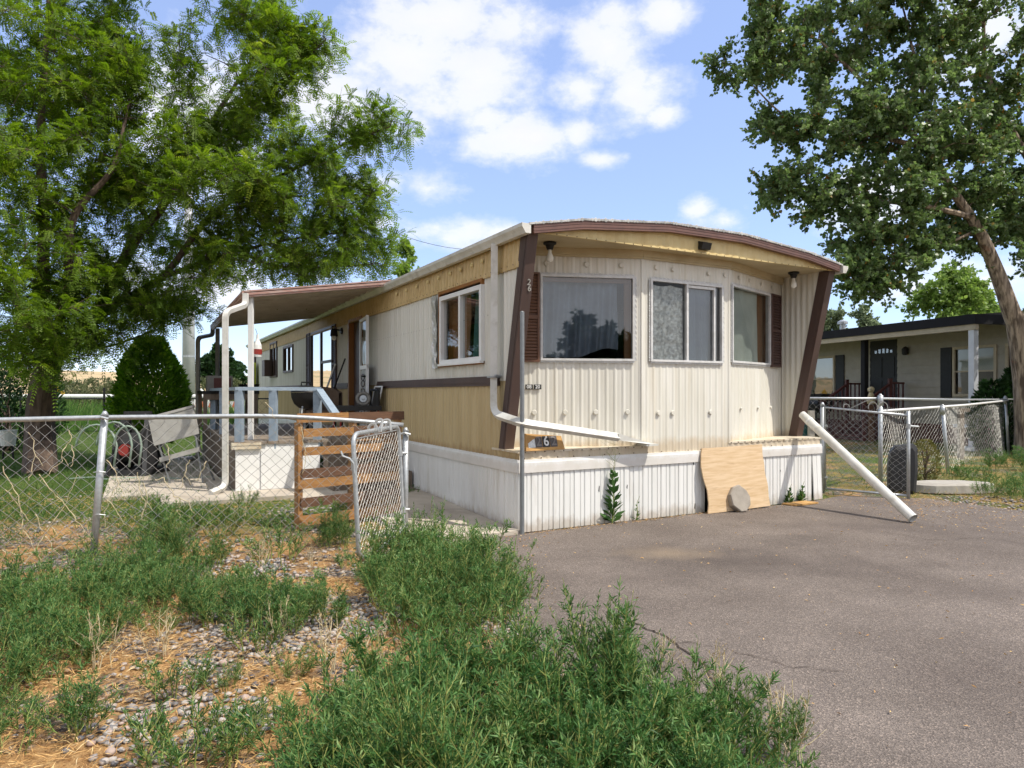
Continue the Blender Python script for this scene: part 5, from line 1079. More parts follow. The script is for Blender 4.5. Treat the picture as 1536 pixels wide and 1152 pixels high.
mb = MB(); mb.lathe(c+Vector((0, 0, .25)), [(.0, 0), (.12, 0), (.15, .3), (.16, .3), (.14, .28)], 14); mb.build('pail', M['white'], t); mb = MB(); mb.tube([c+Vector((-.1, 0, .0)), c+Vector((-.08, 0, .26))], .02, 6); mb.tube([c+Vector((.1, 0, .0)), c+Vector((.08, 0, .26))], .02, 6); mb.build('stand', M['black'], t)

# ------------------------------------------------------------------ trees
def bez(pts, n=8):
    pts = [Vector(p) for p in pts]; out = []
    for i in range(len(pts)-1):
        p0 = pts[max(i-1, 0)]; p1 = pts[i]; p2 = pts[i+1]; p3 = pts[min(i+2, len(pts)-1)]
        for k in range(n):
            x = k/n; out.append(.5*((2*p1) + (p2-p0)*x + (2*p0-5*p1+4*p2-p3)*x*x + (-p0+3*p1-3*p2+p3)*x**3))
    return out + [pts[-1]]
def tree(name, label, cat, base, limbs, blobs, leafy, barkm, leafm, seed, group=None, sides=8, twig_n=8, twig_l=.45, droop=.1):
    """limbs: list of (points, r0, r1); blobs: (centre Vector, rx, ry, rz, n). leafy(points, dirs, rng) -> V, Q, rnd."""
    rs = np.random.default_rng(seed); t = thing(name, label, cat, base, group); mb = MB(); sk = []; skr = []
    for pts, r0, r1 in limbs:
        b = bez(pts); m = len(b); rad = [r0+(r1-r0)*(i/(m-1))**.8 for i in range(m)]
        b = [q + Vector((noise.noise(q*1.3), noise.noise(q*1.3+Vector((7, 0, 0))), 0))*.05*(i/m) for i, q in enumerate(b)]
        mb.tube(b, rad, sides if r0 > .08 else 6); sk += [tuple(q) for q in b[2:]]; skr += rad[2:]
    cl = []
    for (c, rx, ry, rz, n) in blobs:
        d = nrmz(rs.normal(size=(n, 3))); r = rs.random((n, 1))**.42; d = d*r*np.array([rx, ry, rz]); cl += list(np.array(c) + d)
    cl = np.array(cl); SK = np.array(sk); R = np.array(skr)
    d0 = np.array([np.min(np.linalg.norm(SK-c, axis=1)) for c in cl]); cl = cl[np.argsort(d0)]
    TP, TD = [], []
    for c in cl:
        df = c - SK; dist = np.linalg.norm(df, axis=1) + np.maximum(0, -df[:, 2])*.9 - R*1.0
        i = int(np.argmin(dist)); p = SK[i]; L = np.linalg.norm(c-p)
        if L < .05: continue
        r0 = min(R[i]*.7, .010+.011*L); k = max(3, int(L/.22)); pts = []
        side = rs.normal(size=3)*.12*L
        for j in range(k+1):
            x = j/k; q = p + (c-p)*x + side*math.sin(PI*x) + np.array([0, 0, .10*L*math.sin(PI*x)]); pts.append(q)
        rad = [r0*(1-.75*j/k)+.0015 for j in range(k+1)]
        mb.tube(pts, rad, 5, cap=False); SK = np.vstack([SK, pts[1:]]); R = np.concatenate([R, rad[1:]])
        bd = (c-p)/L; pa = np.array(pts)
        for q in range(twig_n):
            x = rs.uniform(max(.2, 1-.9/L), 1.0) if q else 1.0; jj = x*k; a = int(min(jj, k-1)); s = pa[a] + (pa[a+1]-pa[a])*(jj-a)
            d = nrmz(bd*.5 + rs.normal(size=3)*.62 + np.array([0, 0, .12])); l = twig_l*rs.uniform(.5, 1.15)
            tw = [s + d*l*f + np.array([0, 0, -droop*l*f*f]) for f in (0, .35, .7, 1.0)]
            mb.tube(tw, [.0045, .0035, .0025, .0012], 3, cap=False); TP.append(tw); TD.append(d)
    mb.build('trunk', barkm, t)
    Vv, Q, rn = leafy(np.array(TP), rs); mesh_np('crown', Vv, Q, leafm, t, rnd=rn)
    return t
def along(TP, n, rs, lo=.05):
    x = rs.uniform(lo, 1.0, (len(TP), n))*3; i = np.minimum(x.astype(int), 2); f = (x-i)[..., None]; ar = np.arange(len(TP))[:, None]
    P = TP[ar, i]*(1-f) + TP[ar, i+1]*f; D = nrmz(TP[ar, i+1]-TP[ar, i]); return P.reshape(-1, 3), D.reshape(-1, 3), np.repeat(np.arange(len(TP)), n)
def fronds(nf, pairs, fl, ll, lw, droop=.5):
    def fn(TP, rs):
        P, D, tid = along(TP, nf, rs); n = len(P); side = nrmz(rs.normal(size=(n, 3)))
        D = nrmz(D*.5 + side*.8 + np.array([0, 0, .1])); L = fl*rs.uniform(.65, 1.2, n)[:, None]
        S = nrmz(np.cross(D, rs.normal(size=(n, 3))*.35 + np.array([0, 0, 1]))); Vs, C, DD, LL, NN = [], [], [], [], []
        for k in range(pairs):
            x = .12+.88*k/(pairs-1); c = P + D*L*x + np.array([0, 0, -1])*L*droop*x*x; tg = nrmz(D + np.array([0, 0, -1])*2*droop*x)
            Nn = np.cross(S, tg)
            for sg in (-1, 1):
                C.append(c); DD.append(nrmz(S*sg*.85 + tg*.6 - Nn*.15)); LL.append(np.full(n, ll*(1-.35*abs(x-.5)))*rs.uniform(.8, 1.2, n)); NN.append(Nn)
        C = np.concatenate(C); V, Q = leaf_geo(C, np.concatenate(DD), np.concatenate(LL), lw, N=np.concatenate(NN))
        tr = np.clip(rs.normal(.45, .2, len(TP)), 0, 1)[tid]; r = np.tile(tr, pairs*2) + rs.normal(0, .1, len(C)); return V, Q, np.clip(r, 0, 1)
    return fn
def broad(nl, ll, lw, hang=.5, var=.18):
    def fn(TP, rs):
        P, D, tid = along(TP, nl, rs); n = len(P); D2 = nrmz(D*.4 + rs.normal(size=(n, 3))*.8 + np.array([0, 0, -hang])); C = P + D2*ll*.25
        L = ll*rs.uniform(.7, 1.2, n); S = nrmz(np.cross(D2, rs.normal(size=(n, 3)))); N2 = np.cross(S, D2); W = L*lw/ll
        V = np.empty((n, 6, 3)); Lc, Wc = L[:, None], W[:, None]
        V[:, 0] = C; V[:, 1] = C + D2*Lc*.18 + S*Wc*.38; V[:, 2] = C + D2*Lc*.5 + S*Wc*.46 + N2*Lc*.06; V[:, 3] = C + D2*Lc; V[:, 4] = C + D2*Lc*.5 - S*Wc*.46 + N2*Lc*.06; V[:, 5] = C + D2*Lc*.18 - S*Wc*.38
        r = np.clip(rs.normal(.48, .12, len(TP))[tid] + rs.normal(0, var, n), 0, .97); r[rs.random(n) > .996] = 1.0
        return V.reshape(-1, 3), np.arange(n*6).reshape(n, 6), r
    return fn
# left locust
D_ = 11.4; kx = D_/F_
def BL(px, py, dy, rx, rz, n, ry=None, D=D_):
    return (at(px, py, D+dy), rx*D/F_, ry if ry else max(.5, min(1.6, rx*D/F_*.9)), rz*D/F_, int(n*DEN))
DEN = 1.28
bL = [BL(30, 130, 0, 150, 150, 58, 1.8), BL(130, 60, .4, 85, 80, 22), BL(150, 170, -.6, 70, 110, 24), BL(50, 300, -.8, 150, 120, 46, 1.8), BL(190, 330, .5, 100, 90, 26), BL(40, 440, -1.0, 130, 85, 34, 1.4), BL(40, 520, -1.2, 70, 30, 8), BL(180, 450, .0, 90, 60, 18),
      BL(310, 215, .3, 70, 70, 20), BL(255, 270, -.4, 60, 70, 12), BL(375, 170, .2, 55, 50, 14), BL(430, 80, .3, 48, 55, 13), BL(385, 40, .6, 40, 55, 10), BL(470, 60, .2, 32, 34, 6), BL(265, 90, .2, 45, 75, 8), BL(410, 125, 0, 40, 30, 6),
      BL(350, 300, -.3, 90, 60, 22), BL(450, 235, .0, 70, 42, 16), BL(545, 200, .2, 50, 32, 9), BL(590, 190, .2, 26, 18, 3), BL(450, 320, .2, 90, 50, 20), BL(545, 300, .3, 40, 30, 6), BL(545, 360, .4, 50, 30, 8), BL(330, 390, .2, 110, 50, 20), BL(460, 395, .6, 90, 35, 16), BL(550, 395, 1.0, 45, 22, 5), BL(570, 290, .3, 18, 14, 2),
      BL(250, 445, .3, 80, 40, 12), BL(290, 462, .9, 45, 22, 4), BL(110, 500, -.6, 50, 30, 6), BL(-120, 250, 0, 130, 220, 40, 1.8), BL(60, -90, 0, 170, 110, 36, 1.8), BL(330, -80, .4, 140, 70, 20)]
tb = gp(60, 712); TL = lambda px, py, dy=0: at(px, py, D_+dy)
limbsL = [([tb - Vector((0, 0, .1)), TL(60, 640), TL(66, 580), TL(74, 530)], .25, .17), ([TL(72, 545), TL(110, 505, .2), TL(150, 460, .3), TL(208, 351, .3), TL(243, 312, .2), TL(280, 245, .3), TL(330, 160, .4), (TL(400, 60, .4))], .15, .02),
          ([TL(72, 540), TL(66, 450, -.2), TL(65, 330, -.3), TL(62, 200, -.3), TL(70, 60, 0), TL(80, -80, 0)], .13, .025), ([TL(72, 535), TL(100, 440, -.5), TL(108, 334, -.7), TL(165, 256, -.6), TL(185, 195, -.6), TL(195, 140, -.4)], .10, .012),
          ([TL(120, 500, .2), TL(174, 456, .4), TL(243, 416, .4), TL(320, 320, .2), TL(420, 265, .1), TL(520, 215, .2), TL(585, 190, .2)], .09, .012), ([TL(243, 416, .4), TL(330, 385, .4), TL(430, 360, .4), TL(540, 345, .4)], .05, .01),
          ([TL(70, 540), TL(20, 440, -.8), TL(-40, 330, -1), TL(-100, 200, -.5)], .10, .02), ([TL(110, 520, .3), TL(160, 520, .7), TL(220, 500, .9), TL(280, 475, 1.0)], .04, .008), ([TL(330, 160, .4), TL(390, 140, .3), TL(450, 100, .3), TL(490, 60, .2)], .03, .008), ([TL(300, 340, .3), TL(400, 395, .6), TL(500, 400, .8), TL(570, 395, 1.0)], .035, .008)]
tree('locust_tree', 'tall feathery leaved locust tree with dark bark on the lawn at the left', 'tree', tb, limbsL, bL, fronds(6, 7, .23, .056, .022, .28), M['bark'], M['locust'], 21, twig_n=10, twig_l=.46, droop=.02)
# right cottonwood
D2 = 14.6
def BR(px, py, dy, rx, rz, n, ry=None): return BL(px, py, dy, rx, rz, n, ry, D2)
DEN = 1.2
bR = [BR(1130, 35, 0, 50, 45, 12), BR(1105, 110, 0, 38, 45, 9), BR(1190, 85, .2, 75, 75, 26), BR(1300, 50, .3, 110, 85, 44), BR(1440, 70, .2, 110, 100, 50), BR(1170, 190, .2, 45, 45, 12), BR(1265, 180, -.3, 80, 70, 32), BR(1385, 190, -.3, 110, 80, 48), BR(1500, 200, .3, 80, 95, 36), BR(1160, 280, .1, 34, 32, 8), BR(1240, 285, -.2, 75, 48, 22), BR(1350, 295, -.4, 90, 55, 32), BR(1455, 300, .2, 70, 60, 24), BR(1295, 350, -.3, 55, 28, 11), BR(1390, 365, -.2, 50, 30, 11), BR(1285, 412, -.6, 40, 26, 13), BR(1335, 395, -.5, 52, 32, 15), BR(1310, 430, -.6, 30, 16, 5), BR(1440, 365, .3, 30, 20, 4), BR(1530, 350, .2, 36, 70, 16), BR(1600, 250, .2, 110, 170, 40), BR(1350, -80, .2, 200, 70, 50), BR(1560, 450, .6, 40, 25, 4), BR(1215, 335, -.2, 26, 18, 3)]
TR = lambda px, py, dy=0: at(px, py, D2+dy)
rb = Vector(TR(1556, 690)); rb.z = 0
limbsR = [([rb - Vector((0, 0, .2)), TR(1552, 640), TR(1542, 560), TR(1530, 500), TR(1520, 470)], .46, .16), ([TR(1545, 590), TR(1534, 515), TR(1516, 465), TR(1494, 405), TR(1470, 350, -.1), TR(1440, 300, -.2), TR(1385, 220, -.3), TR(1300, 130, 0), TR(1230, 60, 0)], .24, .02), ([TR(1550, 600), TR(1556, 520, .1), TR(1570, 440, .2), TR(1585, 300, .3), TR(1590, 120, .3), TR(1580, -80, .3)], .30, .03),
          ([TR(1585, 300, .3), TR(1520, 200, .3), TR(1480, 100, .2), TR(1478, -20, .1)], .10, .02), ([TR(1455, 325, -.2), TR(1390, 310, -.4), TR(1310, 300, -.4), TR(1220, 280, -.2)], .07, .01), ([TR(1385, 220, -.3), TR(1290, 200, -.3), TR(1190, 180, .1), TR(1120, 120, 0)], .06, .01), ([TR(1465, 345, -.1), TR(1420, 365, -.3), TR(1350, 385, -.5), TR(1290, 405, -.6)], .04, .008), ([TR(1400, 240, -.3), TR(1380, 120, .2), TR(1350, 0, .3)], .06, .015)]
tree('cottonwood_tree', 'large dark green cottonwood with a thick leaning furrowed trunk at the right', 'tree', rb, limbsR, bR, broad(25, .078, .078), M['bark2'], M['cotton'], 33, twig_n=8, twig_l=.46, sides=14)
# smaller trees
def simple_tree(name, label, base, h, w, n, leafm, ll, seed, group=None, trunk_r=None, low=.15, conic=0, cat='tree', nl=22, barkm='bark'):
    rs = np.random.default_rng(seed); base = Vector(base); tr = trunk_r or h*.022
    limbs = [([base - Vector((0, 0, .1)), base + Vector((rs.normal()*.02*h, 0, h*.4)), base + Vector((rs.normal()*.03*h, 0, h*.85))], tr, tr*.2)]
    bl = []
    for k in range(7):
        f = low + (1-low)*(k+.5)/7; rr = w/2*(1-conic*f)*(.75+.4*rs.random())*(1 if conic else math.sin(PI*min(.95, .22+f*.7)))
        bl.append((base + Vector((rs.normal()*w*.12, rs.normal()*w*.12, h*f)), rr, rr, h*.12, int(n/7)))
    return tree(name, label, cat, base, limbs, bl, broad(nl, ll, ll*.7, .2), M[barkm], M[leafm], seed, group, 6, 6, w*.10+.1)
b = at(1415, 600, 33); simple_tree('leafy_tree', 'bright light green bushy tree rising behind the neighbouring roof', (b.x, 33, 0), 6.9, 6.2, 150, 'fargreen', .2, 41)
b = at(1490, 600, 36); simple_tree('leafy_tree', 'green bushy tree half hidden behind the leaning cottonwood trunk', (b.x, 36, 0), 6.6, 4.6, 80, 'fargreen', .2, 42)
b = at(1248, 600, 60); simple_tree('distant_tree', 'dim narrow distant tree just right of the mobile home', (b.x, 60, 0), 8.4, 3.4, 70, 'hazegreen', .28, 43, conic=.5)
b = at(1302, 600, 62); simple_tree('distant_tree', 'dim distant tree between the first dim tree and the bright bushy one', (b.x, 62, 0), 8.6, 4.4, 80, 'hazegreen', .28, 44, conic=.4)
b = at(622, 600, 40); simple_tree('distant_tree', 'light green treetop showing over the mobile home roof line', (b.x, 40, 0), 9.6, 4.0, 80, 'fargreen', .2, 45)
for i, (px, dd_, hh, lb) in enumerate(((340, 90, 5.6, 'small dark round tree on the dry hill seen under the patio cover'), (312, 95, 4.8, 'small dark round tree on the hill beside the dark downspout'), (352, 110, 5.0, 'small dark round tree on the hill close to the home rear corner'))):
    b = at(px, 600, dd_); simple_tree('hill_tree', lb, (b.x, dd_, 1.5), hh, 4.6, 60, 'hedge', .4, 50+i)
# arborvitae
def bush(name, label, base, h, w, leafm, n, ll, seed, cat='shrub', low=.0, point=1.0, group=None, lw=.3, up=.9):
    rs = np.random.default_rng(seed); base = Vector(base); t = thing(name, label, cat, base, group)
    mb = MB(); mb.tube([base-Vector((0, 0, .1)), base+Vector((0, 0, h*.5))], [w*.05+.01, .01], 6); 
    f = rs.random(n)**1.15; an = rs.random(n)*2*PI; rr = np.sqrt(rs.random(n))*.45+.62
    prof = np.sin(PI*np.clip(.12+f*.80, 0, .93))**.75*(1-(f*.35)*(point-.0)*.6)
    lump = np.array([1+.34*noise.noise((math.cos(a)*1.9+seed, math.sin(a)*1.9, z*4.2)) for a, z in zip(an, f)])
    R = w/2*prof*rr*lump
    P = np.stack([np.cos(an)*R, np.sin(an)*R, (low+(1-low)*f)*h], 1) + np.array(base)
    D = np.stack([np.cos(an), np.sin(an), np.full(n, up)], 1) + rs.normal(size=(n, 3))*.45
    V, Q = leaf_geo(P, D, ll*rs.uniform(.6, 1.3, n), ll*lw)
    for k in range(16):
        a = rs.random()*2*PI; z = h*rs.uniform(.2, .9); rr_ = w*.36*math.sin(PI*min(.95, .15+z/h*.8)); mb.tube([base+Vector((0, 0, z*.5)), base+Vector((math.cos(a)*rr_, math.sin(a)*rr_, z))], [.012, .004], 4)
    mb.build('stem', M['bark'], t)
    mesh_np('foliage', V, Q, M[leafm], t, rnd=np.clip(rs.normal(.5, .22, n)+.25*(lump-1)*2, 0, 1)); return t
b = at(226, 0, 12.6); bush('arborvitae_shrub', 'bright green egg shaped arborvitae between the locust and the deck', (b.x, 12.6, .08), 2.25, 1.2, 'arbor', 17000, .095, 61, low=.15, lw=.42)
b = at(12, 0, 15); bush('dark_hedge', 'dark dense evergreen bush at the far left behind the locust trunk', (b.x, 15, .08), 2.2, 2.2, 'hedge', 7000, .12, 62)
b = at(-60, 0, 16); bush('dark_hedge', 'dark evergreen bush partly cut off by the left edge', (b.x, 16, .08), 2.6, 2.2, 'hedge', 6000, .12, 63)
b = gp(1388, 722); bush('dry_bush', 'small half dry bush at the outer post of the yard gate', (b.x, b.y, 0), .62, .42, 'drybush', 1600, .05, 64)
for i, (px, Y, h_, lb) in enumerate(((1490, 15.6, 1.6, 'dark green shrub under the right window of the neighbouring house'), (1525, 16.2, 1.9, 'leafy dark shrub between the window and the cottonwood trunk'))):
    b = at(px, 0, Y); bush('window_shrub', lb, (b.x, Y, 0), h_, .9, 'hedge', 2200, .12, 66+i, lw=.5)
for i, (px, Y, w_) in enumerate(((105, 55, 3.2), (125, 58, 4.0), (150, 60, 3.6), (172, 57, 3.0), (90, 62, 3.4), (300, 60, 3.5), (262, 64, 3.6), (322, 58, 3.2), (345, 66, 3.0))):
    b = at(px, 0, Y); bush('sage_bush', 'rounded grey green sagebrush at the foot of the dry hill', (b.x, Y, .08), 2.0+.25*(i % 3), w_, 'sage', 1500, .3, 70+i, group='sagebrush on the far slope')
# trees across the street, seen only as reflections in the glass
for i, (x, y, h_, w_) in enumerate(((-16, -15, 4.4, 5), (-11, -16, 5.0, 6), (-5.5, -17, 3.8, 6), (0, -18, 4.6, 6), (6, -17, 3.6, 6), (12, -18, 4.6, 6))):
    simple_tree('street_tree', 'dark tree across the street mirrored in the front windows', (x, y, 0), h_, w_, 70, 'hedge', .3, 90+i, 'trees across the street')
# ------------------------------------------------------------------ weeds
def weed_mesh(seed, h, spread, stems, shoots, lpn, ll, lw, upright=.5):
    rs = np.random.default_rng(seed); mb = MB(); C, D, R = [], [], []
    for s in range(stems):
        an = rs.random()*2*PI; tilt = abs(rs.normal(0, .5))*(1-upright*.6); hh = h*rs.uniform(.55, 1.05)
        d = np.array([math.cos(an)*spread*tilt, math.sin(an)*spread*tilt, 1.0]); d /= np.linalg.norm(d); b0 = np.array([math.cos(an), math.sin(an), 0])*spread*.06
        pts = [b0 + d*hh*f + np.array([math.cos(an), math.sin(an), 0])*.10*spread*tilt*f*f*hh + rs.normal(size=3)*.006 for f in (0, .25, .5, .75, 1.0)]
        mb.tube(pts, [.0036, .003, .0026, .002, .001], 4, cap=False); pa = np.array(pts); hue = rs.normal(.38+.06*(seed % 4), .12)
        def leaves(pa, n, lo, sc):
            x = rs.uniform(lo, 1, n)*(len(pa)-1); i = np.minimum(x.astype(int), len(pa)-2); f = (x-i)[:, None]; P = pa[i]*(1-f)+pa[i+1]*f; t_ = nrmz(pa[i+1]-pa[i])
            dd = nrmz(t_*rs.uniform(.45, 1.2, (n, 1)) + nrmz(rs.normal(size=(n, 3)))*.85 + np.array([0, 0, .15])); C.append(P); D.append(dd*(sc*rs.uniform(.6, 1.25, n)*(1.1-.4*(x/(len(pa)-1))))[:, None]); R.append(np.clip(hue + .55*(x/(len(pa)-1)-.5) + rs.normal(0, .12, n), 0, 1))
        leaves(pa, lpn*3, .25, ll)
        for q in range(shoots):
            f = rs.uniform(.15, .92); j = f*4; a = int(min(j, 3)); s0 = pa[a]+(pa[a+1]-pa[a])*(j-a); aa = rs.random()*2*PI
            l = h*.34*(1.05-f)*rs.uniform(.6, 1.2)+.03; dd = nrmz(np.array([math.cos(aa), math.sin(aa), .75])+rs.normal(size=3)*.15)
            sh = np.array([s0, s0+dd*l*.5+np.array([0, 0, .06*l]), s0+dd*l+np.array([0, 0, .22*l])]); mb.tube(sh, [.002, .0015, .0008], 3, cap=False); leaves(sh, lpn, .1, ll*.85)
    C, D = np.concatenate(C), np.concatenate(D); L = np.linalg.norm(D, axis=1); V, Q = leaf_geo(C, D, L, lw, .4, .10); return mb, V, Q, np.concatenate(R)
def weed_proto(nm, lab, cat, seed, *a, grp=None, **k):
    mb, V, Q, R = weed_mesh(seed, *a, **k); t = thing(nm, lab, cat, (0, 0, 0), grp); mb.build('stem', M['weedstem'], t); mesh_np('foliage', V, Q, M['weed'], t, rnd=R); return t
GA_, GB_, GC_, GD_ = 'weeds by the driveway', 'weeds along the fence', 'weeds at the gate', 'scattered small weeds'
LAB = {GA_: 'bushy narrow leaved green weed in the dense thicket spilling over the driveway edge', GB_: 'bushy green weed in the broad patch between the fence and the gravel', GC_: 'tall green weed in the clump between the gate and the driveway', GD_: 'small separate green weed tuft in the straw and gravel'}
pro = {'A': [weed_proto('weed_plant', LAB[GA_], 'weed', 200+i, .42, 1.0, 13, 8, 11, .050, .0058, grp=GA_) for i in range(4)], 'T': [weed_proto('weed_plant', LAB[GC_], 'weed', 210+i, .62, .7, 9, 11, 11, .048, .0056, grp=GC_, upright=.9) for i in range(3)], 'S': [weed_proto('weed_plant', LAB[GD_], 'weed', 220+i, .24, 1.4, 12, 5, 9, .038, .0045, grp=GD_) for i in range(3)]}
used = {}
wr = random.Random(5)
def put(kind, x, y, sc, group, label=None):
    p = wr.choice(pro[kind]); o = p if p.name not in used else copy_tree(p); used[p.name] = 1
    o.location = (x, y, gz(x, y)-.01); o.rotation_euler = (0, 0, wr.uniform(0, 6.28)); s = sc*wr.uniform(.85, 1.15); o.scale = (s, s, s*wr.uniform(.9, 1.1)); o['group'] = group; o['label'] = label or LAB[group]; return o
def inpoly(x, y, P):
    r = False; n = len(P)
    for i in range(n):
        (x0, y0), (x1, y1) = P[i], P[(i+1) % n]
        if (y0 > y) != (y1 > y) and x < (x1-x0)*(y-y0)/(y1-y0)+x0: r = not r
    return r
def fill(px_poly, kinds, d, group, sc=1.0, seed=1):
    G = [tuple(gp(*q)[:2]) for q in px_poly]; rs = random.Random(seed); pts = []; xs = [p[0] for p in G]; ys = [p[1] for p in G]
    for _ in range(4000):
        x, y = rs.uniform(min(xs), max(xs)), rs.uniform(min(ys), max(ys))
        if inpoly(x, y, G) and all((x-a)**2+(y-b)**2 > d*d for a, b in pts): pts.append((x, y))
    for x, y in pts: put(rs.choice(kinds), x, y, sc, group)
# big foreground thicket (continues below the frame)
fill([(480, 1170), (560, 1105), (630, 1062), (700, 1060), (780, 1065), (860, 1075), (960, 1090), (1020, 1115), (1070, 1150), (1120, 1240), (1060, 1330), (780, 1330), (740, 1180), (690, 1180), (650, 1330), (420, 1330)], 'AAA', .15, GA_, .92, 1)
fill([(1020, 1110), (1070, 1100), (1140, 1150), (1190, 1230), (1060, 1260)], 'S', .17, GA_, 1.05, 2)
# clump between gate and driveway
fill([(560, 900), (575, 860), (640, 850), (720, 870), (755, 905), (750, 940), (720, 965), (640, 975), (590, 960), (570, 930)], 'AAT', .175, GC_, .85, 3)
# patch along the fence
fill([(-60, 910), (60, 895), (140, 880), (230, 868), (330, 885), (420, 900), (500, 920), (515, 940), (440, 955), (350, 940), (310, 940), (250, 950), (190, 965), (130, 1005), (60, 1040), (-80, 1080)], 'AAAS', .162, GB_, .72, 4)
fill([(-60, 1060), (60, 1060), (120, 1100), (60, 1140), (-60, 1160)], 'AS', .19, GB_, .75, 5)
fill([(200, 840), (250, 830), (330, 850), (300, 890), (170, 890)], 'A', .32, GB_, .7, 6)
for px, py, k, sc in ((690, 890, 'T', 1.05), (740, 905, 'T', 1.05), (770, 890, 'T', .75), (655, 870, 'T', .9), (615, 865, 'T', .9), (790, 905, 'S', .9)): q = gp(px, py); put(k, q.x, q.y, sc, GC_)
for px, py, sc in ((895, 1085, .85), (900, 1095, .8), (925, 1110, .7), (780, 1080, .72), (945, 1120, .72), (745, 1200, .72), (600, 1220, .72), (520, 1260, .72), (640, 1280, .8), (690, 1060, .66), (1010, 1140, .62), (1110, 1130, .5), (1180, 1140, .42)): q = gp(px, py); put('T', q.x, q.y, sc*1.18, GA_)
for px, py, k, sc in ((265, 1035, 'S', 1.0), (415, 843, 'S', 1.4), (525, 850, 'S', .8), (310, 1145, 'S', 1.1), (270, 1150, 'S', 1.0), (350, 1130, 'S', .7), (390, 970, 'S', 1.0), (440, 1010, 'S', .8), (335, 1030, 'S', .5), (420, 1085, 'S', .6), (500, 1060, 'S', .7), (365, 760, 'S', .9), (240, 838, 'A', 1.0), (262, 838, 'T', .9), (240, 800, 'A', .9), (285, 800, 'A', .8), (330, 800, 'S', 1.2), (210, 815, 'A', .8), (500, 815, 'T', .8), (490, 820, 'A', .7), (515, 818, 'A', .7), (150, 850, 'S', 1.2), (1490, 705, 'A', 1.0), (1515, 700, 'A', 1.2), (1540, 705, 'A', 1.2), (1470, 725, 'S', 1.3), (1505, 740, 'S', 1.3), (1430, 720, 'S', 1.2), (1535, 750, 'S', 1.2), (1450, 715, 'S', 1.3), (620, 742, 'S', .5), (1480, 745, 'S', 1.0)):
    q = gp(px, py); put(k, q.x, q.y, sc, GD_)
M['drystalk'] = foliage('dry_stalk_leaves', [(0, (.30, .20, .08)), (1, (.52, .40, .20))], .2)
mbd, Vd, Qd, Rd = weed_mesh(240, .42, .8, 5, 4, 4, .03, .004, upright=.8); dry0 = thing('dry_stalk', 'thin dry straw coloured weed stalk standing among the green weeds', 'weed', (0, 0, 0), 'dry stalks in the weeds'); mbd.build('stem', M['vine'], dry0); mesh_np('foliage', Vd, Qd, M['drystalk'], dry0, rnd=Rd)
for i, (px, py) in enumerate(((1000, 1000), (1060, 1060), (560, 1000), (610, 1030), (500, 1010), (700, 1150), (420, 960), (320, 890), (150, 1000), (235, 985), (845, 1040), (1180, 1140), (390, 850), (360, 790), (470, 850), (560, 850))):
    q = gp(px, py); o = dry0 if i == 0 else copy_tree(dry0); o.location = (q.x, q.y, q.z-.01); o.rotation_euler = (0, 0, i*1.7); sc_ = .6+.07*(i*5 % 7); o.scale = (sc_, sc_, sc_)
# rosette weed at the skirting and two little ones
def broadweed(name, label, base, h, n, ll, seed):
    rs = np.random.default_rng(seed); base = Vector(base); t = thing(name, label, 'weed', base); mb = MB()
    top = base + Vector((.03, 0, h)); pts = [base.lerp(top, f)+Vector((.012*math.sin(f*7), 0, 0)) for f in (0, .25, .5, .75, 1)]; mb.tube(pts, [.008, .007, .005, .003, .0015], 6)
    if h > .5:
        for k in range(10): p0 = base.lerp(top, .72+.03*k); mb.tube([p0, p0+Vector((rs.normal()*.07, rs.normal()*.03, .10)), p0+Vector((rs.normal()*.11, rs.normal()*.04, .15+.05*rs.random()))], [.0015, .001, .0006], 3)
    mb.build('stem', M['weedstem'], t); f = rs.random(n)**1.4*.72; an = rs.random(n)*2*PI; P = np.array([base.lerp(top, x) for x in f]); D = np.stack([np.cos(an), np.sin(an)*.6, .5+f*1.2], 1); V, Q = leaf_geo(P, D, ll*(1.15-f), ll*.30, .5, .1); mesh_np('foliage', V, Q, M['mullein'], t, rnd=rs.random(n))
broadweed('rosette_weed', 'single upright broad leaved weed growing at the foot of the front skirting', H(1.06, -.06, 0), .72, 60, .15, 5)
broadweed('rosette_weed', 'tiny sprig to the right of the broad leaved weed by the skirting', H(1.38, -.05, 0), .26, 14, .06, 6)
broadweed('rosette_weed', 'small leafy weed at the skirting left of the loose board', H(3.72, -.05, 0), .24, 40, .08, 7)
broadweed('rosette_weed', 'small leafy weed at the skirting behind the loose board', H(3.95, -.05, 0), .26, 50, .08, 8)
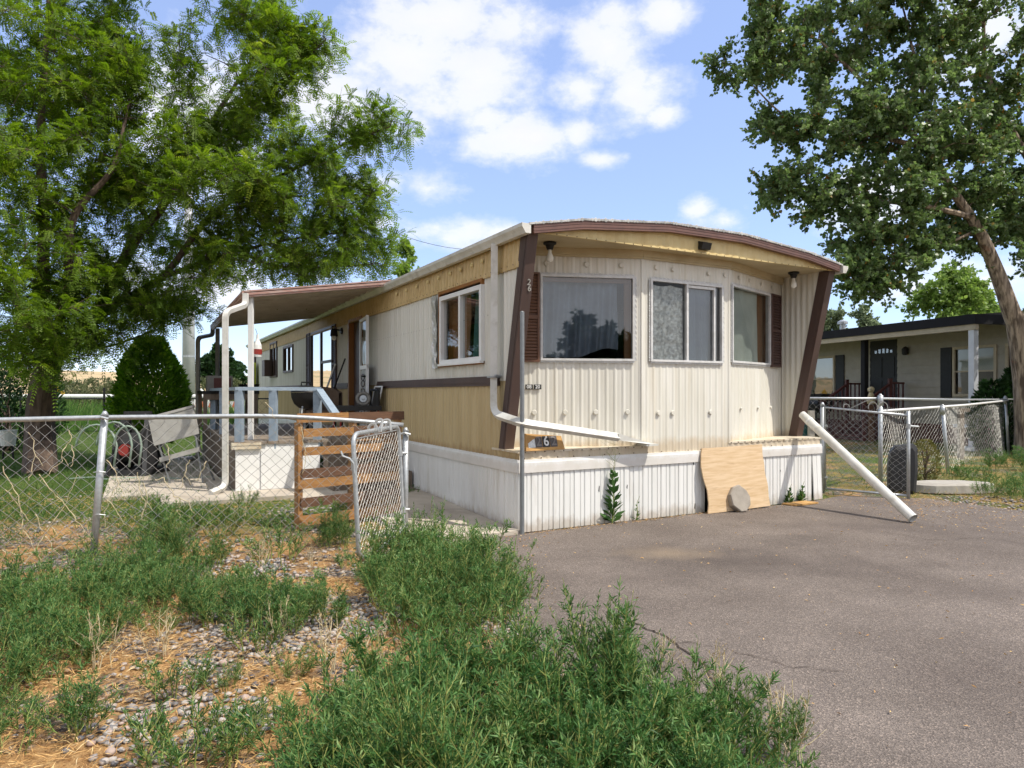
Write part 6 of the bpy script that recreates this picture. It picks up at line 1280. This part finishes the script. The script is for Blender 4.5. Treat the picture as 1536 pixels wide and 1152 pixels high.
# ------------------------------------------------------------------ litter: pebbles, straw, lawn
def density_pts(n, x0, x1, y0, y1, accept, seed):
    rs = random.Random(seed); out = []
    while len(out) < n:
        x, y = rs.uniform(x0, x1), rs.uniform(y0, y1)
        if rs.random() < accept(x, y): out.append((x, y))
    return out
DRP = [tuple(p) for p in DRIVE]
def ondrive(x, y): return inpoly(x, y, DRP)
def walk(x, y): u, s = huv(x, y); return (-1.1 < u and s > -.1) or (-3.05 < u < -1 and 2.7 < s)
def pebbles():
    import bmesh
    bm = bmesh.new(); bmesh.ops.create_icosphere(bm, subdivisions=1, radius=1); bm.verts.ensure_lookup_table()
    bv = np.array([v.co for v in bm.verts]); bf = np.array([[v.index for v in f.verts] for f in bm.faces]); bm.free()
    def acc(x, y):
        if ondrive(x, y) or walk(x, y): return 0
        k = noise.noise((x*1.1, y*1.1, 8)) + .4*noise.noise((x*3, y*3, 2)); return .06 + .94*sstep(-.05, .35, k)
    P = density_pts(3600, -2.6, .3, 2.2, 6.0, acc, 3) + density_pts(1100, -5.5, -.4, 4.5, 8.5, acc, 4)
    P += [tuple(gp(1400+160*random.random(), 745+26*random.random())[:2]) for _ in range(420)]
    Vv, Ff, Rr = [], [], []; rs = np.random.default_rng(4)
    for i, (x, y) in enumerate(P):
        r = rs.uniform(.009, .022)*(1.25 if rs.random() > .8 else 1); S = np.array([1, rs.uniform(.65, 1), rs.uniform(.4, .7)])*r; a = rs.random()*6.28; c, s = math.cos(a), math.sin(a)
        v = bv*S*(1+rs.normal(0, .06, (len(bv), 1))); v = np.stack([v[:, 0]*c-v[:, 1]*s, v[:, 0]*s+v[:, 1]*c, v[:, 2]], 1) + np.array([x, y, gz(x, y)+S[2]*.35-.006])
        Vv.append(v); Ff.append(bf+i*len(bv)); Rr.append(np.full(len(bf), rs.random()))
    o = mesh_np('gravel', np.concatenate(Vv), np.concatenate(Ff), M['pebble'], rnd=np.concatenate(Rr), smooth=True); o['kind'] = 'stuff'
pebbles()
def blades(name, P, m, lmin, lmax, w, flat, seed, rfun=None, zoff=0):
    rs = np.random.default_rng(seed); n = len(P); P = np.array([(x, y, gz(x, y)+zoff) for x, y in P]); an = rs.random(n)*2*PI
    D = np.stack([np.cos(an), np.sin(an), np.abs(rs.normal(0, flat, n))+.02], 1); V, Q = leaf_geo(P, D, rs.uniform(lmin, lmax, n), w, .5, .12)
    o = mesh_np(name, V, Q, M[m], rnd=np.clip(rs.normal(.5, .25, n), 0, 1) if rfun is None else rfun(P, rs)); o['kind'] = 'stuff'
def sacc(x, y):
    if ondrive(x, y) or walk(x, y): return 0
    k = noise.noise((x*1.1, y*1.1, 8)) + .4*noise.noise((x*3, y*3, 2)); return 1-.72*sstep(-.05, .35, k)
blades('straw', density_pts(26000, -3.0, .4, 2.2, 5.0, sacc, 7) + density_pts(16000, -6.5, -.3, 4.4, 8.8, sacc, 8) + [tuple(gp(1330+210*random.random(), 715+45*random.random())[:2]) for _ in range(2600)] + [(H(u, -.06-.06*random.random(), 0).x, H(u, -.06-.06*random.random(), 0).y) for u in [random.uniform(.1, 2.4) for _ in range(320)]] + [(H(-.06-.08*random.random()**2, s, 0).x, H(-.05-.1*random.random()**2, s, 0).y) for s in [random.uniform(.5, 2.6) for _ in range(700)]], 'straw', .02, .075, .0032, .22, 9, zoff=.004)
def dacc(x, y):
    if not ondrive(x, y): return 0
    u, s = huv(x, y); return .05 + .95*max(sstep(-.35, 0, s)*(0 < u < 4.4), sstep(.30, 0, abs(x-.1) if y > 3.3 else 9), .5*sstep(6.4, 7.4, y)*(x > 4))
blades('driveway_litter', density_pts(1500, -.6, 6.5, 2.6, 9, dacc, 31), 'straw', .008, .035, .007, .15, 33, zoff=.012)
def lacc(x, y):
    u, s = huv(x, y)
    if u > -2.4 and y < 11: return 0
    if u > -.2: return 0
    return .15 + .85*sstep(-.3, .25, noise.noise((x*.8, y*.8, 5)) + .10*(y-8))
def lr(P, rs):
    k = np.array([noise.noise((p[0]*.7, p[1]*.7, 11)) for p in P]); return np.clip(.35 + .55*k + rs.normal(0, .18, len(P)) + .25*np.clip((8.5-P[:, 1])/2, 0, 1), 0, 1)
blades('lawn', density_pts(26000, -9.5, -2.2, 6.2, 13, lacc, 11) + density_pts(12000, -14, -3, 12, 22, lacc, 12), 'lawn', .03, .10, .007, 1.3, 13, lr)
blades('rough_grass', density_pts(11000, -8.0, -1.9, 5.5, 8.8, lambda x, y: 0 if (walk(x, y) or huv(x, y)[0] > -1.7) else sstep(-.05, .3, noise.noise((x*1.2, y*1.2, 41)) + .06*(-x-3)), 42), 'lawn', .03, .11, .006, 1.1, 43, lambda P, rs: np.clip(rs.normal(.45, .25, len(P)), 0, 1))
def racc(x, y):
    u, s = huv(x, y); return 0 if (u < 4.5 or ondrive(x, y)) else .5+.5*noise.noise((x, y, 3))
blades('side_yard_grass', density_pts(9000, 3.6, 13, 8.6, 19, racc, 14), 'lawn', .03, .13, .008, 1.2, 15, lambda P, rs: np.clip(.74 + .6*np.array([noise.noise((p[0]*.9, p[1]*.9, 21)) for p in P]) + rs.normal(0, .16, len(P)), 0, 1))
def reeds():
    rs = np.random.default_rng(17); n = 9000; x = rs.uniform(-24, -6.5, n); y = rs.uniform(21, 31, n); P = np.stack([x, y, np.full(n, .05)], 1); D = np.stack([rs.normal(0, .18, n), rs.normal(0, .12, n), np.ones(n)], 1)
    V, Q = leaf_geo(P, D, rs.uniform(.5, 1.25, n)*(.7+.3*np.sin(x*.6)), .045, .4, .12, N=np.tile([0, -1, .1], (n, 1))); o = mesh_np('tall_grass', V, Q, M['reed'], rnd=np.clip(rs.normal(.5, .22, n), 0, 1)); o['kind'] = 'stuff'
reeds()
# ------------------------------------------------------------------ background
def hill(name, x0, x1, y0, y1, prof, sd):
    mb = MB()
    def fn(a, b):
        x = x0+(x1-x0)*a; y = y0+(y1-y0)*b; return Vector((x, y, -2 + prof(x)*math.sin(min(1, b*1.6)*PI/2) + 1.2*noise.noise((x*.03, y*.03, sd))*b))
    mb.grid(fn, 80, 14); mb.build(name, M['hill'], smooth=True)['kind'] = 'structure'
hill('hill', -420, 60, 150, 320, lambda x: 12.0 + 2.5*math.sin(x*.018) + 2*noise.noise((x*.02, 1, 1)), 3)
b = at(283, 0, 42); t = thing('steel_monopole', 'tall pale tapered steel utility pole beyond the lawn', 'utility pole', (b.x, 42, 0)); mb = MB(); mb.tube([(b.x, 42, 0), (b.x, 42, 7.2), (b.x+.02, 42, 18)], [.38, .33, .16], 16); mb.build('shaft', M['monopole'], t, smooth=True)
mb = MB()
for z in (3.5, 7.2, 11.5): mb.tube([(b.x, 42, z), (b.x, 42, z+.12)], .37, 16)
mb.build('joint_band', M['galv'], t)
mb = MB(); mb.box(lambda a, bb, z: Vector((b.x+a, 42+bb, z)), -.7, .7, -.7, .7, -.1, .35); mb.build('footing', M['concrete'], t)
mb = MB(); P0, P1 = at(540, 330, 42), at(760, 372, 60); mb.tube([P0.lerp(P1, k/12) - Vector((0, 0, .8*math.sin(PI*k/12))) for k in range(-4, 17)], .018, 5); tag(mb.build('power_line', M['cable'], loc=P0), 'thin power line crossing the sky above the home roof', 'cable')
t = thing('guard_rail', 'low white pipe rail along the far side of the green strip', 'rail', (-28, 33, 0)); mb = MB(); yr = 33; zr = CAMH+(YH-594.5)/F_*yr; mb.tube([(-32, yr+1, zr), (-10.5, yr, zr-.02)], .11, 8); mb.build('rail', M['white'], t)
for x in (-30, -26.2, -22.4, -18.6, -14.8, -11): mb = MB(); mb.tube([(x, yr+.4, 0), (x, yr+.4, zr)], .07, 8); mb.tube([(x, yr+.4, zr), (x-.35, yr+.4, zr+.35)], .05, 6); mb.build('post', M['white'], t)
t = thing('back_fence', 'dark thin chain link fence at the back of the lawn', 'fence', (-12, 19.5, 0)); mb = MB(); mb.tube([(-18, 20, 1.18), (-4.2, 19.3, 1.18)], .022, 6); mb.tube([(-18, 20, .25), (-4.2, 19.3, .25)], .01, 6); mb.build('rail', M['black'], t)
for k in range(6): x = -16.5+2.4*k; mb = MB(); mb.tube([(x, 19.7, 0), (x, 19.7, 1.5)], .03, 6); mb.build('post', M['black'], t)
mb = MB(); chainlink(mb, lambda a, z: Vector((-18+a, 20-.05*a, z)), 13.8, lambda a: .05, lambda a: 1.17, .24, .0025, .004, 44); mb.build('wire_mesh', M['black'], t)
b = at(86, 590, 48); t = thing('yellow_sign', 'tiny yellow diamond warning sign far off beside the locust trunk', 'sign', (b.x, 48, 0)); mb = MB(); c = Vector((b.x, 48, 1.3)); mb.hexa([c+Vector((-.55, 0, 0)), c+Vector((0, 0, -.45)), c+Vector((0, .04, -.45)), c+Vector((-.55, .04, 0)), c+Vector((0, 0, .45)), c+Vector((.55, 0, 0)), c+Vector((.55, .04, 0)), c+Vector((0, .04, .45))]); mb.build('plate', M['yellowsign'], t); mb = MB(); mb.tube([(b.x, 48.06, 0), (b.x, 48.06, 1.4)], .05, 6); mb.build('post', M['galv'], t)
b = at(326, 0, 26); t = thing('striped_barrier', 'low orange and white striped road barrier beyond the lawn', 'barrier', (b.x, 26, 0)); Pq = lambda a, bb, z: Vector((b.x+a, 26+bb, z))
mb = MB()
for z in (.35, .80): mb.box(Pq, -1.0, .9, 0, .05, z, z+.22)
mb.build('board', M['white'], t); mb = MB()
for z in (.35, .80):
    for k in range(6): mb.hexa([Pq(-.95+.3*k, -.006, z), Pq(-.80+.3*k, -.006, z), Pq(-.80+.3*k, 0, z), Pq(-.95+.3*k, 0, z), Pq(-.87+.3*k, -.006, z+.22), Pq(-.72+.3*k, -.006, z+.22), Pq(-.72+.3*k, 0, z+.22), Pq(-.87+.3*k, 0, z+.22)])
mb.build('stripe', M['orange'], t)
for a in (-.85, .75): mb = MB(); mb.bar(Pq(a, -.2, 0), Pq(a, .03, 1.1), .05, .05); mb.bar(Pq(a, .3, 0), Pq(a, .03, 1.1), .05, .05); mb.build('leg', M['white'], t)
# ------------------------------------------------------------------ sky, sun, camera
SUN = Vector((.50, -.212, .839)).normalized()
w = bpy.data.worlds.new('World'); SC.world = w; w.use_nodes = True; nt = w.node_tree; N, Lk = nt.nodes, nt.links; bg = N['Background']; SKYS = .15
sky = N.new('ShaderNodeTexSky'); sky.sky_type = 'NISHITA'; sky.sun_disc = False; sky.sun_elevation = math.asin(SUN.z); sky.sun_rotation = math.atan2(SUN.x, SUN.y); sky.altitude = 1500; sky.air_density = 1.0; sky.dust_density = 1.2; sky.ozone_density = 1.2
tc = N.new('ShaderNodeTexCoord'); dirv = tc.outputs['Generated']
def vm(op, a, b=None):
    n = N.new('ShaderNodeVectorMath'); n.operation = op
    for i, x in enumerate((a, b)):
        if x is None: continue
        if isinstance(x, tuple): n.inputs[i].default_value = x
        else: Lk.new(x, n.inputs[i])
    return n.outputs['Value'] if op in ('DISTANCE', 'LENGTH', 'DOT_PRODUCT') else n.outputs[0]
def ma(op, a, b, c=None, clamp=False):
    n = N.new('ShaderNodeMath'); n.operation = op; n.use_clamp = clamp
    for i, x in enumerate((a, b, c)):
        if x is None: continue
        if isinstance(x, (int, float)): n.inputs[i].default_value = x
        else: Lk.new(x, n.inputs[i])
    return n.outputs[0]
CL = [(500, 150, 130, 80), (600, 90, 190, 95), (720, 110, 120, 90), (640, 30, 170, 60), (760, 40, 90, 60), (910, 70, 80, 80), (950, 140, 75, 45), (870, 130, 60, 40), (995, 172, 35, 20), (780, 205, 115, 42), (730, 180, 60, 36), (865, 200, 30, 26), (560, 280, 90, 30), (640, 285, 60, 36), (560, 330, 60, 26), (650, 350, 120, 34), (760, 348, 40, 22), (1050, 312, 30, 22), (1090, 330, 60, 20), (1290, 300, 110, 60), (330, 430, 260, 70), (250, 200, 170, 170), (1480, 60, 160, 120), (1460, 420, 160, 50), (1000, 20, 60, 40), (900, 240, 40, 16)]
acc = None
for px, py, rx, ry in CL:
    d = Vector(((px-768)/F_, 1, (YH-py)/F_)); l = d.length; sx, sz = F_/rx*l, F_/ry*l; d.normalize()
    mp = vm('MULTIPLY', dirv, (sx, sx, sz)); dist = vm('DISTANCE', mp, (d.x*sx, d.y*sx, d.z*sz)); v = ma('SUBTRACT', 1.0, dist)
    acc = v if acc is None else ma('MAXIMUM', acc, v)
acc = ma('MAXIMUM', acc, -1.0)
n1 = noise_n(N, Lk, 7, 9, .62, dirv, (1, 1, 1.7)); n2 = noise_n(N, Lk, 2.2, 7, .6, dirv, (1, 1, 1.8)); n3 = noise_n(N, Lk, 22, 6, .65, dirv, (1, 1, 1.5))
# unseen cloud cover added behind and above the viewer to whiten the fill light
sepd = N.new('ShaderNodeSeparateXYZ'); Lk.new(dirv, sepd.inputs[0]); back = ma('MULTIPLY_ADD', sepd.outputs[1], -2.0, .9, True)
gen = ma('MULTIPLY', ma('MULTIPLY_ADD', n2, 3.0, -.85), back)
dens = ma('ADD', ma('MULTIPLY_ADD', acc, .75, ma('MULTIPLY_ADD', n1, 2.0, -.98)), ma('MULTIPLY_ADD', n3, .9, -.45))
dens = ma('MAXIMUM', dens, gen)
mask = ramp(N, Lk, dens, [(.0, 0.0), (.2, .18), (.6, .72), (1, .95)])
ccol = ramp(N, Lk, ma('ADD', dens, ma('MULTIPLY_ADD', n3, .5, -.25)), [(.1, (3.7, 3.85, 4.1)), (.55, (4.1, 4.05, 3.95)), (1.0, (3.6, 3.6, 3.65))])
skc = N.new('ShaderNodeHueSaturation'); skc.inputs['Saturation'].default_value = 1.0; skc.inputs['Value'].default_value = 1.0; Lk.new(sky.outputs[0], skc.inputs['Color'])
veil = mix_rgb(N, Lk, .5, skc.outputs[0], (1.75, 2.2, 3.75))
Lk.new(mix_rgb(N, Lk, mask, veil, ccol), bg.inputs['Color']); bg.inputs['Strength'].default_value = SKYS
sun = bpy.data.lights.new('sun', 'SUN'); sun.energy = 2.7; sun.angle = math.radians(.6); sun.color = (1.0, .94, .84); so = bpy.data.objects.new('sun', sun); COL.objects.link(so); so.rotation_euler = SUN.to_track_quat('Z', 'Y').to_euler(); so.location = (10, -5, 20)
cam = bpy.data.cameras.new('camera'); co = bpy.data.objects.new('camera', cam); COL.objects.link(co); co.location = (0, 0, CAMH); co.rotation_euler = (PI/2, 0, 0); cam.sensor_width = 36; cam.lens = 36*F_/1536; cam.shift_y = 13/1536; cam.clip_end = 3000; cam.clip_start = .05; SC.camera = co
SC.view_settings.view_transform = 'Standard'; SC.view_settings.look = 'None'; SC.view_settings.gamma = 1; SC.view_settings.exposure = 0.9
cy = SC.cycles; cy.use_denoising = True; cy.use_adaptive_sampling = True; cy.adaptive_threshold = .025; cy.max_bounces = 5; cy.transparent_max_bounces = 12; cy.diffuse_bounces = 3; cy.glossy_bounces = 2; cy.caustics_reflective = False; cy.caustics_refractive = False
